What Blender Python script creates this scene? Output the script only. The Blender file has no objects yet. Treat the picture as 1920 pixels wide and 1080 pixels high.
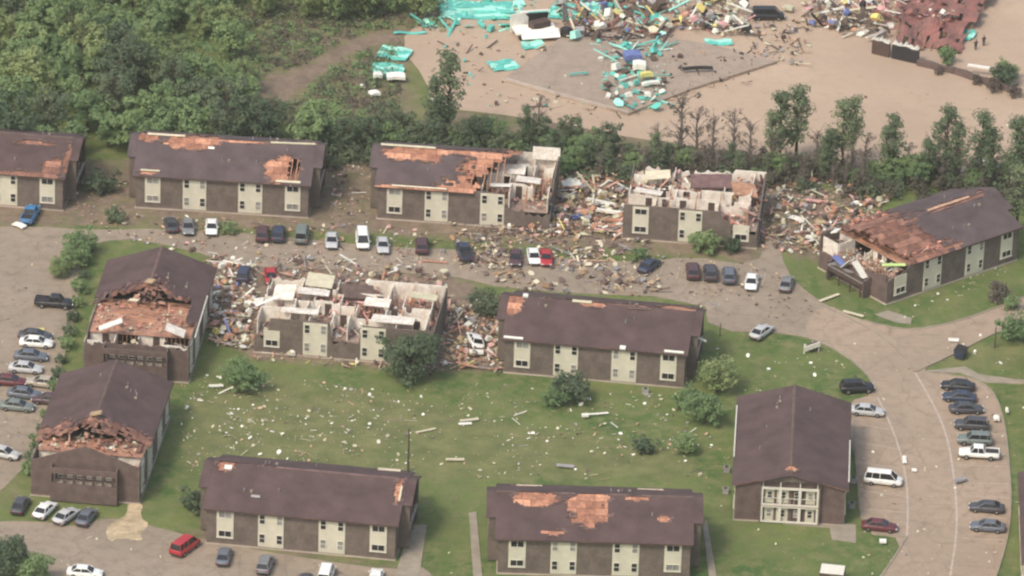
import bpy, bmesh, math, random
from mathutils import Vector, Matrix, noise
R_ = math.radians
scene = bpy.context.scene
# ------------------------------------------------------------------ camera, sky, sun, exposure
PITCH, FPX, CAMH, ROLL = R_(26.191), 12728.0, 424.93, 0.0336
CAMY = -CAMH / math.tan(PITCH)
cd = bpy.data.cameras.new('camera'); cam = bpy.data.objects.new('camera', cd)
scene.collection.objects.link(cam); scene.camera = cam
cd.sensor_width = 36.0; cd.lens = FPX / 1920 * 36; cd.clip_start = 5; cd.clip_end = 20000
_f = Vector((0, math.cos(PITCH), -math.sin(PITCH))); _r = Vector((1, 0, 0)); _u = _r.cross(_f)
r2 = _r * math.cos(ROLL) + _u * math.sin(ROLL); u2 = _u * math.cos(ROLL) - _r * math.sin(ROLL)
cam.matrix_world = Matrix(((r2.x, u2.x, -_f.x, 0), (r2.y, u2.y, -_f.y, CAMY), (r2.z, u2.z, -_f.z, CAMH), (0, 0, 0, 1)))
HAZE = 0.000085
SUN_EL, SUN_AZ = R_(52), R_(-140)     # azimuth of the sun seen from the scene, measured from +Y clockwise
world = bpy.data.worlds.new('World'); scene.world = world; world.use_nodes = True
wn = world.node_tree.nodes; wl = world.node_tree.links; wn.clear()
sky = wn.new('ShaderNodeTexSky'); sky.sky_type = 'NISHITA'; sky.sun_disc = False
sky.sun_elevation = SUN_EL; sky.sun_rotation = SUN_AZ
sky.air_density = 1.3; sky.dust_density = 4.0; sky.ozone_density = 0.6
bg = wn.new('ShaderNodeBackground'); bg.inputs[1].default_value = 0.15
wo = wn.new('ShaderNodeOutputWorld'); wl.new(sky.outputs[0], bg.inputs[0]); wl.new(bg.outputs[0], wo.inputs[0])
sd = bpy.data.lights.new('sun', 'SUN'); sun = bpy.data.objects.new('sun', sd); scene.collection.objects.link(sun)
sd.energy = 1.5; sd.angle = R_(11); sd.color = (1.0, 0.93, 0.84)
sdir = Vector((math.sin(SUN_AZ) * math.cos(SUN_EL), math.cos(SUN_AZ) * math.cos(SUN_EL), math.sin(SUN_EL)))
sun.rotation_euler = sdir.to_track_quat('Z', 'Y').to_euler()
sun.location = (0, 0, 200)
scene.view_settings.view_transform = 'Standard'; scene.view_settings.look = 'None'
scene.view_settings.exposure = 0.38; scene.view_settings.gamma = 1.0
scene.cycles.filter_width = 2.3
scene.cycles.max_bounces = 8; scene.cycles.diffuse_bounces = 6; scene.cycles.transmission_bounces = 6; scene.cycles.glossy_bounces = 2; scene.cycles.volume_bounces = 0

def G(px, py, z=0.0):
    """world point at height z seen at photograph pixel (used only to survey where things stand)"""
    d = _f * FPX + r2 * (px - 960) + u2 * (540 - py)
    t = (z - CAMH) / d.z
    return Vector((d.x * t, CAMY + d.y * t, z))

# ------------------------------------------------------------------ materials
def mat(name, col, rough=0.85, var=0.18, scale=1.2, col2=None, bump=0.0, bscale=8.0, spec=0.3, metal=0.0, fine=0.08, fscale=None, rnd=0.0, coat=0.0):
    m = bpy.data.materials.new(name); m.use_nodes = True
    n, l = m.node_tree.nodes, m.node_tree.links
    b = n['Principled BSDF']; b.inputs['Roughness'].default_value = rough
    b.inputs['Specular IOR Level'].default_value = spec; b.inputs['Metallic'].default_value = metal
    b.inputs['Coat Weight'].default_value = coat
    tc = n.new('ShaderNodeTexCoord')
    if col2 is None: col2 = tuple(c * (1 - var) for c in col); c1 = tuple(min(1, c * (1 + var)) for c in col)
    else: c1 = col
    nz = n.new('ShaderNodeTexNoise'); nz.inputs['Scale'].default_value = scale; nz.inputs['Detail'].default_value = 6
    nz.inputs['Roughness'].default_value = 0.62
    l.new(tc.outputs['Object'], nz.inputs['Vector'])
    cr = n.new('ShaderNodeValToRGB'); cr.color_ramp.elements[0].position = 0.36; cr.color_ramp.elements[1].position = 0.66
    cr.color_ramp.elements[0].color = (*col2, 1); cr.color_ramp.elements[1].color = (*c1, 1)
    l.new(nz.outputs['Fac'], cr.inputs['Fac'])
    nf = n.new('ShaderNodeTexNoise'); nf.inputs['Scale'].default_value = fscale or scale * 9; nf.inputs['Detail'].default_value = 3
    l.new(tc.outputs['Object'], nf.inputs['Vector'])
    mr = n.new('ShaderNodeMapRange'); mr.inputs[3].default_value = 1 - fine * 2.2; mr.inputs[4].default_value = 1 + fine * 2.2
    l.new(nf.outputs['Fac'], mr.inputs[0])
    hs = n.new('ShaderNodeHueSaturation'); l.new(cr.outputs[0], hs.inputs['Color'])
    if rnd:
        oi = n.new('ShaderNodeObjectInfo'); m2 = n.new('ShaderNodeMapRange')
        m2.inputs[3].default_value = 1 - rnd; m2.inputs[4].default_value = 1 + rnd
        l.new(oi.outputs['Random'], m2.inputs[0])
        mu = n.new('ShaderNodeMath'); mu.operation = 'MULTIPLY'; l.new(mr.outputs[0], mu.inputs[0]); l.new(m2.outputs[0], mu.inputs[1])
        l.new(mu.outputs[0], hs.inputs['Value'])
        m3 = n.new('ShaderNodeMapRange'); m3.inputs[3].default_value = 0.5 + rnd * .12; m3.inputs[4].default_value = 0.5 - rnd * .12
        l.new(oi.outputs['Random'], m3.inputs[0]); l.new(m3.outputs[0], hs.inputs['Hue'])
    else: l.new(mr.outputs[0], hs.inputs['Value'])
    l.new(hs.outputs[0], b.inputs['Base Color'])
    if bump:
        bm = n.new('ShaderNodeBump'); bm.inputs['Strength'].default_value = bump; bm.inputs['Distance'].default_value = 0.1
        nb = n.new('ShaderNodeTexNoise'); nb.inputs['Scale'].default_value = bscale; l.new(tc.outputs['Object'], nb.inputs['Vector'])
        l.new(nb.outputs['Fac'], bm.inputs['Height']); l.new(bm.outputs[0], b.inputs['Normal'])
    return m

def s2l(r, g, b, k=1.0):
    f = lambda c: ((c / 255) / 12.92 if c / 255 <= 0.04045 else ((c / 255 + .055) / 1.055) ** 2.4) * k
    return (f(r), f(g), f(b))

M = {}
M['shingle'] = mat('brown_shingles', (.098, .064, .060), .92, .2, .35, bump=.25, bscale=5, fine=.10, fscale=4.0)
M['shingle_b'] = mat('grey_brown_shingles', (.108, .080, .079), .92, .2, .35, bump=.25, bscale=5, fine=.10, fscale=4.0)
M['deck'] = mat('bare_plywood', (.78, .40, .24), .85, .3, 1.1, col2=(.42, .21, .14), fine=.2, fscale=2.6)
M['deck_d'] = mat('weathered_bare_boards', (.46, .235, .155), .88, .3, .9, col2=(.23, .125, .095), fine=.22, fscale=2.2)
M['lumber'] = mat('rafter_lumber', (.50, .27, .16), .8, .25, .9)
M['attic'] = mat('attic_insulation_and_boards', (.50, .27, .175), .95, .3, .45, col2=(.27, .145, .105), bump=.8, bscale=3, fine=.2, fscale=2.5)
M['siding'] = mat('brown_siding', (.158, .124, .101), .9, .2, .9, fine=.14, fscale=4)
M['brick'] = mat('brown_brick', (.145, .102, .088), .92, .2, .9, fine=.14, fscale=5)
M['cream'] = mat('cream_panel', (.62, .58, .45), .8, .07, .6, fine=.04)
M['trim'] = mat('white_trim', (.70, .66, .56), .75, .08, 1.0)
M['drywall'] = mat('drywall', (.88, .83, .72), .9, .14, .7, col2=(.64, .56, .46), fine=.12, fscale=3)
M['floor'] = mat('littered_floor', (.40, .30, .24), .95, .3, .8, col2=(.22, .15, .12), fine=.2, fscale=3)
M['glass'] = mat('dark_glass', (.022, .022, .026), .15, .3, .5, spec=.5)
M['glass_l'] = mat('curtained_glass', (.25, .24, .22), .4, .3, .9, spec=.5)
M['concrete'] = mat('concrete', (.46, .38, .31), .9, .15, .35, fine=.08, fscale=2)
M['conc_d'] = mat('sidewalk_concrete', (.31, .265, .20), .9, .15, .5, fine=.08)
M['door'] = mat('brown_door', (.09, .06, .05), .7)
M['trunk'] = mat('bark', (.10, .075, .058), .95, .25, 2)
M['trunk_g'] = mat('grey_bark', (.19, .155, .135), .95, .25, 2)
M['leaf'] = mat('leaves_green', (.33, .44, .19), .8, .3, .5, col2=(.22, .31, .15), fine=.18, fscale=2.5, rnd=.13)
M['leaf_l'] = mat('leaves_light', (.38, .46, .20), .8, .3, .5, col2=(.27, .34, .155), fine=.18, fscale=2.5, rnd=.12)
M['leaf_d'] = mat('leaves_dark', (.20, .26, .14), .8, .3, .5, col2=(.125, .17, .105), fine=.15, fscale=2.5, rnd=.2)
def leafy(m):
    n, l = m.node_tree.nodes, m.node_tree.links; b = n['Principled BSDF']; src = b.inputs['Base Color'].links[0].from_socket
    t = n.new('ShaderNodeBsdfTranslucent'); l.new(src, t.inputs['Color']); x = n.new('ShaderNodeMixShader'); x.inputs[0].default_value = .5
    l.new(b.outputs[0], x.inputs[1]); l.new(t.outputs[0], x.inputs[2]); l.new(x.outputs[0], n['Material Output'].inputs[0])
M['pine'] = mat('pine_needles', (.27, .34, .18), .8, .3, .7, col2=(.17, .22, .13), fine=.15, fscale=2.5, rnd=.2)
M['brush'] = mat('brown_brush', (.26, .225, .17), .9, .3, .6, col2=(.15, .13, .105), fine=.15, rnd=.2)
def boards(m, k=.5):
    n, l = m.node_tree.nodes, m.node_tree.links; b = n['Principled BSDF']; src = b.inputs['Base Color'].links[0].from_socket; tc = n['Texture Coordinate']
    br = n.new('ShaderNodeTexBrick'); l.new(tc.outputs['Object'], br.inputs['Vector']); br.inputs['Scale'].default_value = 1; br.inputs['Brick Width'].default_value = 2.4; br.inputs['Row Height'].default_value = 1.15
    br.inputs['Color1'].default_value = (1, 1, 1, 1); br.inputs['Color2'].default_value = (k, k * .9, k * .9, 1); br.inputs['Mortar'].default_value = (.3, .22, .2, 1); br.inputs['Mortar Size'].default_value = .035
    x = n.new('ShaderNodeMix'); x.data_type = 'RGBA'; x.blend_type = 'MULTIPLY'; x.inputs[0].default_value = 1; l.new(src, x.inputs[6]); l.new(br.outputs['Color'], x.inputs[7]); l.new(x.outputs[2], b.inputs['Base Color'])
boards(M['deck']); boards(M['deck_d'])
for k_ in ('leaf', 'leaf_l', 'leaf_d', 'pine', 'brush'): leafy(M[k_])
M['tyre'] = mat('tyre_rubber', (.02, .02, .02), .8)
M['rim'] = mat('wheel_rim', (.35, .35, .35), .35, metal=.7)
M['lamp'] = mat('headlight_lens', (.7, .7, .68), .2, spec=.6)
M['tail'] = mat('taillight_lens', (.35, .02, .02), .3, spec=.5)
M['teal'] = mat('teal_sheet_metal', (.16, .62, .50), .45, .2, .4, col2=(.10, .42, .35), metal=.0)
M['teal_l'] = mat('pale_teal_sheet', (.38, .78, .64), .5, .15, .4)
M['white'] = mat('white_scrap', (.80, .78, .68), .8, .08, 1, rnd=.12)
M['creamscrap'] = mat('cream_scrap', (.62, .56, .40), .85, .12, 1, rnd=.15)
M['orange'] = mat('splintered_plywood', (.48, .245, .16), .85, .25, 1, rnd=.2)
M['wood'] = mat('raw_wood', (.47, .33, .21), .85, .25, 1, rnd=.2)
M['brownscrap'] = mat('brown_scrap', (.15, .10, .085), .9, .25, 1, rnd=.25)
M['pink'] = mat('pink_insulation', (.62, .36, .32), .95, .2, 2, rnd=.15)
M['yellow'] = mat('yellow_scrap', (.72, .62, .20), .8, .15, 1)
M['lime'] = mat('lime_panel', (.55, .72, .25), .7, .1, 1)
M['blue'] = mat('blue_scrap', (.16, .20, .42), .7, .15, 1)
M['grey'] = mat('grey_scrap', (.32, .30, .29), .85, .2, 1, rnd=.2)
M['dark'] = mat('dark_scrap', (.035, .032, .034), .85, .2, 1)
M['red'] = mat('red_metal_roof', (.33, .135, .11), .8, .2, .5, col2=(.17, .10, .085), fine=.2, fscale=2.5)
M['skin'] = mat('skin', (.35, .2, .14), .7)
M['cloth_d'] = mat('dark_clothing', (.04, .04, .05), .9)
M['paintline'] = mat('worn_line_paint', (.46, .38, .31), .9, .2, 2)
M['sand'] = mat('sandy_soil', (.46, .36, .225), .95, .3, .5, fine=.1)

def pavement(name, c1, c2, c3, s=.06, crack=.82):
    m = bpy.data.materials.new(name); m.use_nodes = True
    n, l = m.node_tree.nodes, m.node_tree.links; b = n['Principled BSDF']
    b.inputs['Roughness'].default_value = .92; b.inputs['Specular IOR Level'].default_value = .2
    tc = n.new('ShaderNodeTexCoord')
    a = n.new('ShaderNodeTexNoise'); a.inputs['Scale'].default_value = s; a.inputs['Detail'].default_value = 8; a.inputs['Roughness'].default_value = .6
    l.new(tc.outputs['Object'], a.inputs['Vector'])
    cr = n.new('ShaderNodeValToRGB'); e = cr.color_ramp.elements; e[0].position = .36; e[1].position = .64
    e[0].color = (*c2, 1); e[1].color = (*c1, 1); l.new(a.outputs['Fac'], cr.inputs['Fac'])
    d = n.new('ShaderNodeTexNoise'); d.inputs['Scale'].default_value = .55; d.inputs['Detail'].default_value = 7; d.inputs['Roughness'].default_value = .7
    l.new(tc.outputs['Object'], d.inputs['Vector'])
    c2r = n.new('ShaderNodeValToRGB'); e = c2r.color_ramp.elements; e[0].position = .47; e[1].position = .66; e[0].color = (0, 0, 0, 1); e[1].color = (.75, .75, .75, 1)
    l.new(d.outputs['Fac'], c2r.inputs['Fac'])
    mx = n.new('ShaderNodeMix'); mx.data_type = 'RGBA'; l.new(c2r.outputs[0], mx.inputs[0]); l.new(cr.outputs[0], mx.inputs[6]); mx.inputs[7].default_value = (*c3, 1)
    g = n.new('ShaderNodeTexNoise'); g.inputs['Scale'].default_value = 5; l.new(tc.outputs['Object'], g.inputs['Vector'])
    mr = n.new('ShaderNodeMapRange'); mr.inputs[3].default_value = .82; mr.inputs[4].default_value = 1.18; l.new(g.outputs['Fac'], mr.inputs[0])
    hs = n.new('ShaderNodeHueSaturation'); l.new(mx.outputs[2], hs.inputs['Color']); l.new(mr.outputs[0], hs.inputs['Value'])
    vo = n.new('ShaderNodeTexVoronoi'); vo.feature = 'DISTANCE_TO_EDGE'; vo.inputs['Scale'].default_value = .16
    wv = n.new('ShaderNodeVectorMath'); wv.operation = 'MULTIPLY_ADD'; l.new(d.outputs['Color'], wv.inputs[0]); wv.inputs[1].default_value = (2.2, 2.2, 0); l.new(tc.outputs['Object'], wv.inputs[2]); l.new(wv.outputs[0], vo.inputs['Vector'])
    ck = n.new('ShaderNodeMapRange'); ck.inputs[1].default_value = .004; ck.inputs[2].default_value = .02; ck.inputs[3].default_value = crack; ck.inputs[4].default_value = 1.0; l.new(vo.outputs['Distance'], ck.inputs[0])
    h2 = n.new('ShaderNodeHueSaturation'); l.new(hs.outputs[0], h2.inputs['Color']); l.new(ck.outputs[0], h2.inputs['Value'])
    l.new(h2.outputs[0], b.inputs['Base Color'])
    return m
M['pave'] = pavement('old_pavement', (.395, .30, .218), (.34, .26, .19), (.27, .21, .15))
M['pave_l'] = pavement('lot_pavement', (.345, .275, .205), (.285, .23, .17), (.215, .175, .13))
M['dirt_lot'] = pavement('bare_tan_soil', (.50, .375, .27), (.42, .31, .225), (.40, .305, .215), .04, 1.0)
M['slab'] = pavement('concrete_slab', (.385, .305, .235), (.345, .27, .21), (.28, .22, .17), .05, .9)

def ground_mat():
    m = bpy.data.materials.new('lawn_and_soil'); m.use_nodes = True
    n, l = m.node_tree.nodes, m.node_tree.links; b = n['Principled BSDF']
    b.inputs['Roughness'].default_value = .95; b.inputs['Specular IOR Level'].default_value = .15
    tc = n.new('ShaderNodeTexCoord')
    def nz(s, d=6, r=.6):
        a = n.new('ShaderNodeTexNoise'); a.inputs['Scale'].default_value = s; a.inputs['Detail'].default_value = d; a.inputs['Roughness'].default_value = r
        l.new(tc.outputs['Object'], a.inputs['Vector']); return a.outputs['Fac']
    def ramp(src, p0, c0, p1, c1):
        c = n.new('ShaderNodeValToRGB'); e = c.color_ramp.elements; e[0].position = p0; e[1].position = p1
        e[0].color = (*c0, 1); e[1].color = (*c1, 1); l.new(src, c.inputs['Fac']); return c.outputs[0]
    def mix(f, a, c):
        x = n.new('ShaderNodeMix'); x.data_type = 'RGBA'; l.new(f, x.inputs[0]); l.new(a, x.inputs[6]); l.new(c, x.inputs[7]); return x.outputs[2]
    green = ramp(nz(.09), .38, (.064, .122, .032), .62, (.148, .186, .056))
    dry = ramp(nz(.3), .35, (.125, .145, .055), .65, (.205, .205, .085))
    green = mix(ramp(nz(.5, 7, .7), .42, (0, 0, 0), .58, (.95, .95, .95)), green, dry)
    soil = ramp(nz(.45, 8, .7), .35, (.155, .115, .085), .65, (.29, .215, .155))
    at = n.new('ShaderNodeAttribute'); at.attribute_name = 'cover'
    sp = n.new('ShaderNodeSeparateColor'); l.new(at.outputs['Color'], sp.inputs[0])
    def thr(v, ns, k=.55):
        a = n.new('ShaderNodeMath'); a.operation = 'MULTIPLY_ADD'; l.new(ns, a.inputs[0]); a.inputs[1].default_value = k * 2; l.new(v, a.inputs[2])
        r = n.new('ShaderNodeMapRange'); r.inputs[1].default_value = .5 + k - .14; r.inputs[2].default_value = .5 + k + .14; l.new(a.outputs[0], r.inputs[0]); return r.outputs[0]
    c = mix(thr(sp.outputs[1], nz(.16, 7, .65)), green, dry)
    c = mix(thr(sp.outputs[0], nz(.35, 8, .7)), c, soil)
    mr = n.new('ShaderNodeMapRange'); mr.inputs[3].default_value = .74; mr.inputs[4].default_value = 1.26; l.new(nz(3.0, 4), mr.inputs[0])
    hs = n.new('ShaderNodeHueSaturation'); l.new(c, hs.inputs['Color']); l.new(mr.outputs[0], hs.inputs['Value'])
    l.new(hs.outputs[0], b.inputs['Base Color'])
    bm = n.new('ShaderNodeBump'); bm.inputs['Strength'].default_value = .6; bm.inputs['Distance'].default_value = .25
    l.new(nz(1.6, 6, .7), bm.inputs['Height']); l.new(bm.outputs[0], b.inputs['Normal'])
    return m
M['ground'] = ground_mat()

# ------------------------------------------------------------------ mesh helpers
COL = scene.collection
class MB:
    def __init__(s): s.v = []; s.f = []
    def add(s, vs, fs):
        o = len(s.v); s.v += [tuple(p) for p in vs]; s.f += [tuple(i + o for i in f) for f in fs]
    def box(s, c, size, rot=None, taper=1.0):
        x, y, z = size[0] / 2, size[1] / 2, size[2] / 2
        vs = [Vector((a * x * (taper if k > 0 else 1), b * y * (taper if k > 0 else 1), k * z)) for k in (-1, 1) for b in (-1, 1) for a in (-1, 1)]
        if rot is not None: vs = [rot @ v for v in vs]
        c = Vector(c); s.add([v + c for v in vs], [(0, 2, 3, 1), (4, 5, 7, 6), (0, 1, 5, 4), (2, 6, 7, 3), (0, 4, 6, 2), (1, 3, 7, 5)])
    def b2(s, x0, x1, y0, y1, z0, z1): s.box(((x0 + x1) / 2, (y0 + y1) / 2, (z0 + z1) / 2), (x1 - x0, y1 - y0, z1 - z0))
    def tube(s, p0, p1, r0, r1, n=6, cap=True):
        p0, p1 = Vector(p0), Vector(p1); d = (p1 - p0); q = d.to_track_quat('Z', 'Y') if d.length > 1e-6 else Matrix.Identity(3).to_quaternion()
        vs = [p + q @ Vector((math.cos(6.2832 * i / n) * r, math.sin(6.2832 * i / n) * r, 0)) for p, r in ((p0, r0), (p1, r1)) for i in range(n)]
        fs = [(i, (i + 1) % n, n + (i + 1) % n, n + i) for i in range(n)]
        if cap: fs += [tuple(range(n - 1, -1, -1)), tuple(range(n, 2 * n))]
        s.add(vs, fs)
    def prism(s, pts, z0, z1):
        n = len(pts); vs = [(p[0], p[1], z0) for p in pts] + [(p[0], p[1], z1) for p in pts]
        s.add(vs, [tuple(range(n - 1, -1, -1)), tuple(range(n, 2 * n))] + [(i, (i + 1) % n, n + (i + 1) % n, n + i) for i in range(n)])
    def loft(s, rings, closed=True, caps=True):
        n = len(rings[0]); o = []
        for r in rings: o += [tuple(p) for p in r]
        fs = []
        for k in range(len(rings) - 1):
            for i in range(n if closed else n - 1):
                j = (i + 1) % n; fs.append((k * n + i, k * n + j, (k + 1) * n + j, (k + 1) * n + i))
        if caps: fs += [tuple(range(n - 1, -1, -1)), tuple(range((len(rings) - 1) * n, len(rings) * n))]
        s.add(o, fs)
    def wall(s, p0, p1, th, z0, tops):
        """upright wall from p0 to p1 with a broken or straight top edge given by evenly spaced heights"""
        p0, p1 = Vector((p0[0], p0[1], 0)), Vector((p1[0], p1[1], 0)); d = (p1 - p0).normalized(); nrm = Vector((-d.y, d.x, 0)) * th / 2
        k = len(tops); prof = [(p0, z0)] + [(p0.lerp(p1, i / (k - 1)), t) for i, t in enumerate(tops)] + [(p1, z0)]
        prof = [(p, z) for p, z in prof]; m = len(prof)
        vs = [(p.x + nrm.x, p.y + nrm.y, z) for p, z in prof] + [(p.x - nrm.x, p.y - nrm.y, z) for p, z in prof]
        fs = [tuple(range(m)), tuple(range(2 * m - 1, m - 1, -1))] + [(i, m + i, m + (i + 1) % m, (i + 1) % m) for i in range(m)]
        s.add(vs, fs)
    def build(s, name, material, parent=None, smooth=False, **kw):
        me = bpy.data.meshes.new(name); me.from_pydata(s.v, [], s.f); me.update()
        bm = bmesh.new(); bm.from_mesh(me); bmesh.ops.recalc_face_normals(bm, faces=bm.faces); bm.to_mesh(me); bm.free()
        if smooth: me.polygons.foreach_set('use_smooth', [True] * len(me.polygons))
        me.materials.append(material)
        o = bpy.data.objects.new(name, me); COL.objects.link(o)
        if parent is not None: o.parent = parent
        for k, v in kw.items(): o[k] = v
        return o
def empty(name, loc, rz=0, label=None, category=None, group=None):
    o = bpy.data.objects.new(name, None); COL.objects.link(o); o.location = loc; o.rotation_euler = (0, 0, rz); o.empty_display_size = .3
    if label: o['label'] = label
    if category: o['category'] = category
    if group: o['group'] = group
    return o
def copy_tree(o, parent=None):
    c = o.copy(); COL.objects.link(c)
    if parent is not None: c.parent = parent
    for ch in o.children: copy_tree(ch, c)
    return c
def retag(o, label, group=None):
    o['label'] = label
    if group: o['group'] = group
    elif 'group' in o: del o['group']
def inpoly(x, y, P):
    r = False; j = len(P) - 1
    for i in range(len(P)):
        if (P[i][1] > y) != (P[j][1] > y) and x < (P[j][0] - P[i][0]) * (y - P[i][1]) / (P[j][1] - P[i][1]) + P[i][0]: r = not r
        j = i
    return r
def pdist(x, y, P):
    """signed distance: positive inside"""
    best = 1e9
    for i in range(len(P)):
        ax, ay = P[i - 1]; bx, by = P[i]; dx, dy = bx - ax, by - ay
        t = max(0, min(1, ((x - ax) * dx + (y - ay) * dy) / (dx * dx + dy * dy + 1e-9)))
        best = min(best, math.hypot(x - ax - t * dx, y - ay - t * dy))
    return best if inpoly(x, y, P) else -best
def gp(pts): return [tuple(G(*p)[:2]) for p in pts]
def smoothpoly(pts, it=1):
    for _ in range(it):
        q = []
        for i in range(len(pts)):
            a, b = pts[i], pts[(i + 1) % len(pts)]
            q += [(a[0] * .75 + b[0] * .25, a[1] * .75 + b[1] * .25), (a[0] * .25 + b[0] * .75, a[1] * .25 + b[1] * .75)]
        pts = q
    return pts

# ------------------------------------------------------------------ setting: ground, pavements
SOIL = [  # (polygon in survey pixels, soil amount, dry amount)
    ([(-200, 330), (130, 300), (240, 290), (640, 280), (700, 270), (1040, 290), (1180, 300), (1450, 320), (1560, 350), (1700, 350), (1600, 420), (1540, 500), (1470, 480), (1420, 500), (1190, 480), (900, 460), (600, 440), (200, 430), (-200, 430)], .60, .7),
    ([(130, 400), (640, 420), (900, 450), (1190, 470), (1190, 420), (900, 400), (640, 390), (200, 380)], .62, .6),
    ([(380, 470), (860, 510), (950, 560), (945, 700), (830, 700), (470, 680), (400, 640), (380, 560)], .70, .6),
    ([(340, 740), (480, 700), (700, 730), (900, 760), (860, 830), (600, 850), (400, 860), (340, 900)], .30, .70),
    ([(400, 790), (900, 780), (1280, 830), (1300, 900), (900, 910), (380, 880)], .26, .66),
    ([(480, 20), (830, 10), (790, 130), (800, 230), (600, 230), (460, 200)], .5, .95),
    ([(200, 20), (500, 10), (480, 130), (300, 100)], .0, .45),
    ([(460, 165), (500, 145), (570, 128), (640, 80), (760, 50), (765, 70), (655, 105), (590, 150), (540, 192), (470, 197)], .98, .9),
    ([(780, 190), (1000, 215), (1920, 300), (2100, 340), (2100, 420), (1900, 380), (1500, 330), (1000, 290), (760, 250)], .55, .7),
    ([(0, 860), (60, 840), (120, 700), (160, 450), (200, 450), (120, 820), (60, 960), (0, 970)], .30, .40),
    ([(1750, 650), (1920, 640), (1920, 700), (1760, 700)], .25, .7),
    ([(330, 980), (770, 1060), (760, 1080), (330, 1020)], .6, .5),
    ([(-50, 860), (60, 900), (80, 960), (-50, 960)], .4, .6),
]
SOILW = [(gp(p), a, b) for p, a, b in SOIL]
def ground():
    def axis(lo, hi, st, outer):
        a = []; x = lo
        while x <= hi: a.append(x); x += st
        return [-outer, -outer * .25, lo - 120, lo - 30] + a + [hi + 30, hi + 120, outer * .25, outer]
    X = axis(-96, 96, 1.2, 6000); Y = axis(-120, 150, 1.5, 6000)
    mb = MB(); cov = []
    for y in Y:
        for x in X:
            inner = abs(x) < 100 and -125 < y < 155
            z = noise.noise(Vector((x * .05, y * .05, 0))) * .04 - .02 if inner else -.02
            mb.v.append((x, y, z))
            so, dr = .06, .22
            if inner:
                for P, a, b in SOILW:
                    d = pdist(x, y, P); k = max(0, min(1, .5 + d / 5))
                    so = max(so, a * k); dr = max(dr, b * k)
            else: so, dr = .2, .4
            cov.append((so, dr, 0, 1))
    nx = len(X)
    for j in range(len(Y) - 1):
        for i in range(nx - 1): mb.f.append((j * nx + i, j * nx + i + 1, (j + 1) * nx + i + 1, (j + 1) * nx + i))
    o = mb.build('ground', M['ground'], kind='structure')
    ca = o.data.color_attributes.new('cover', 'FLOAT_COLOR', 'POINT')
    for i, c in enumerate(cov): ca.data[i].color = c
ground()
def sheet(name, px, material, z0=-.25, z1=.04, sm=1):
    mb = MB(); P = smoothpoly(gp(px), sm) if sm else gp(px); mb.prism(P, z0, z1)
    return mb.build(name, material, kind='structure')
LOT = [(-260, 428), (60, 424), (180, 432), (300, 428), (500, 440), (700, 462), (900, 470), (1190, 495), (1290, 480), (1420, 500), (1440, 440), (1462, 440), (1470, 505), (1520, 555), (1600, 600),
       (1560, 652), (1500, 626), (1330, 620), (1320, 560), (960, 545), (830, 512), (430, 500), (400, 480), (260, 448), (190, 452), (150, 470), (150, 560), (115, 690), (70, 830), (30, 900), (-60, 960), (-300, 960)]
sheet('parking_lot', LOT, M['pave_l'], z1=.04)
ROAD = [(1540, 566), (1620, 604), (1700, 622), (1790, 606), (1900, 566), (2050, 505), (2150, 560), (1980, 590), (1870, 622), (1790, 664), (1722, 696), (1762, 700), (1850, 716), (1880, 770), (1893, 870), (1896, 980), (1870, 1080), (1820, 1200),
        (1560, 1200), (1650, 1080), (1700, 1010), (1615, 1000), (1606, 880), (1592, 800), (1590, 752), (1640, 740), (1628, 700), (1570, 656), (1500, 626)]
sheet('road', ROAD, M['pave'], z1=.055)
sheet('service_lot', [(-100, 985), (60, 975), (150, 990), (200, 968), (300, 990), (390, 1015), (560, 1045), (740, 1070), (810, 1062), (900, 1200), (-100, 1200)], M['pave_l'], z1=.045)
sheet('tan_lot', [(830, -260), (800, 30), (745, 80), (800, 150), (810, 200), (1000, 222), (1200, 262), (1500, 300), (1920, 335), (2300, 380), (2300, -260)], M['dirt_lot'], z1=.03)
sheet('sandy_patch', [(196, 992), (222, 974), (238, 966), (240, 942), (270, 944), (262, 970), (282, 984), (262, 1002), (270, 1016), (224, 1008), (205, 1018)], M['sand'], z1=.065)
for nm, px in (('sidewalk', [(742, 1075), (770, 985), (800, 985), (785, 1090), (745, 1090)]), ('sidewalk', [(879, 962), (893, 960), (905, 1090), (888, 1090)]), ('sidewalk', [(1318, 985), (1325, 975), (1345, 1090), (1330, 1090)]),
               ('sidewalk', [(1378, 970), (1388, 962), (1500, 975), (1605, 985), (1605, 1018), (1560, 1012), (1555, 990), (1480, 984)]),
               ('sidewalk', [(1722, 697), (1810, 688), (1835, 702), (1905, 712), (1960, 712), (1960, 722), (1850, 718), (1800, 700)]),
               ('sidewalk', [(1640, 590), (1665, 583), (1710, 598), (1708, 608), (1680, 605)])):
    sheet(nm, px, M['conc_d'], z1=.09, sm=0)
# raised concrete slab of the vanished building
sl = MB(); sl.prism(gp([(945, 152), (1050, 76), (1165, 62), (1330, 88), (1457, 120), (1300, 170), (1178, 218)]), -.2, .5)
sl.build('concrete_slab', M['slab'], kind='structure')
def strip(name, px, w, z0, z1, material, sm=0):
    P = [G(*p) for p in px]
    mb = MB()
    if sm:
        for _ in range(2):
            Q = [P[0]]
            for a, b in zip(P, P[1:]): Q += [a.lerp(b, .25), a.lerp(b, .75)]
            P = Q + [P[-1]]
    L, Rr = [], []
    for i, p in enumerate(P):
        d = (P[min(i + 1, len(P) - 1)] - P[max(i - 1, 0)]).normalized(); nrm = Vector((-d.y, d.x, 0)) * w / 2
        L.append(p + nrm); Rr.append(p - nrm)
    rings = [[(l.x, l.y, z0), (l.x, l.y, z1), (r.x, r.y, z1), (r.x, r.y, z0)] for l, r in zip(L, Rr)]
    mb.loft(rings)
    return mb.build(name, material, kind='structure')
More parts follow.
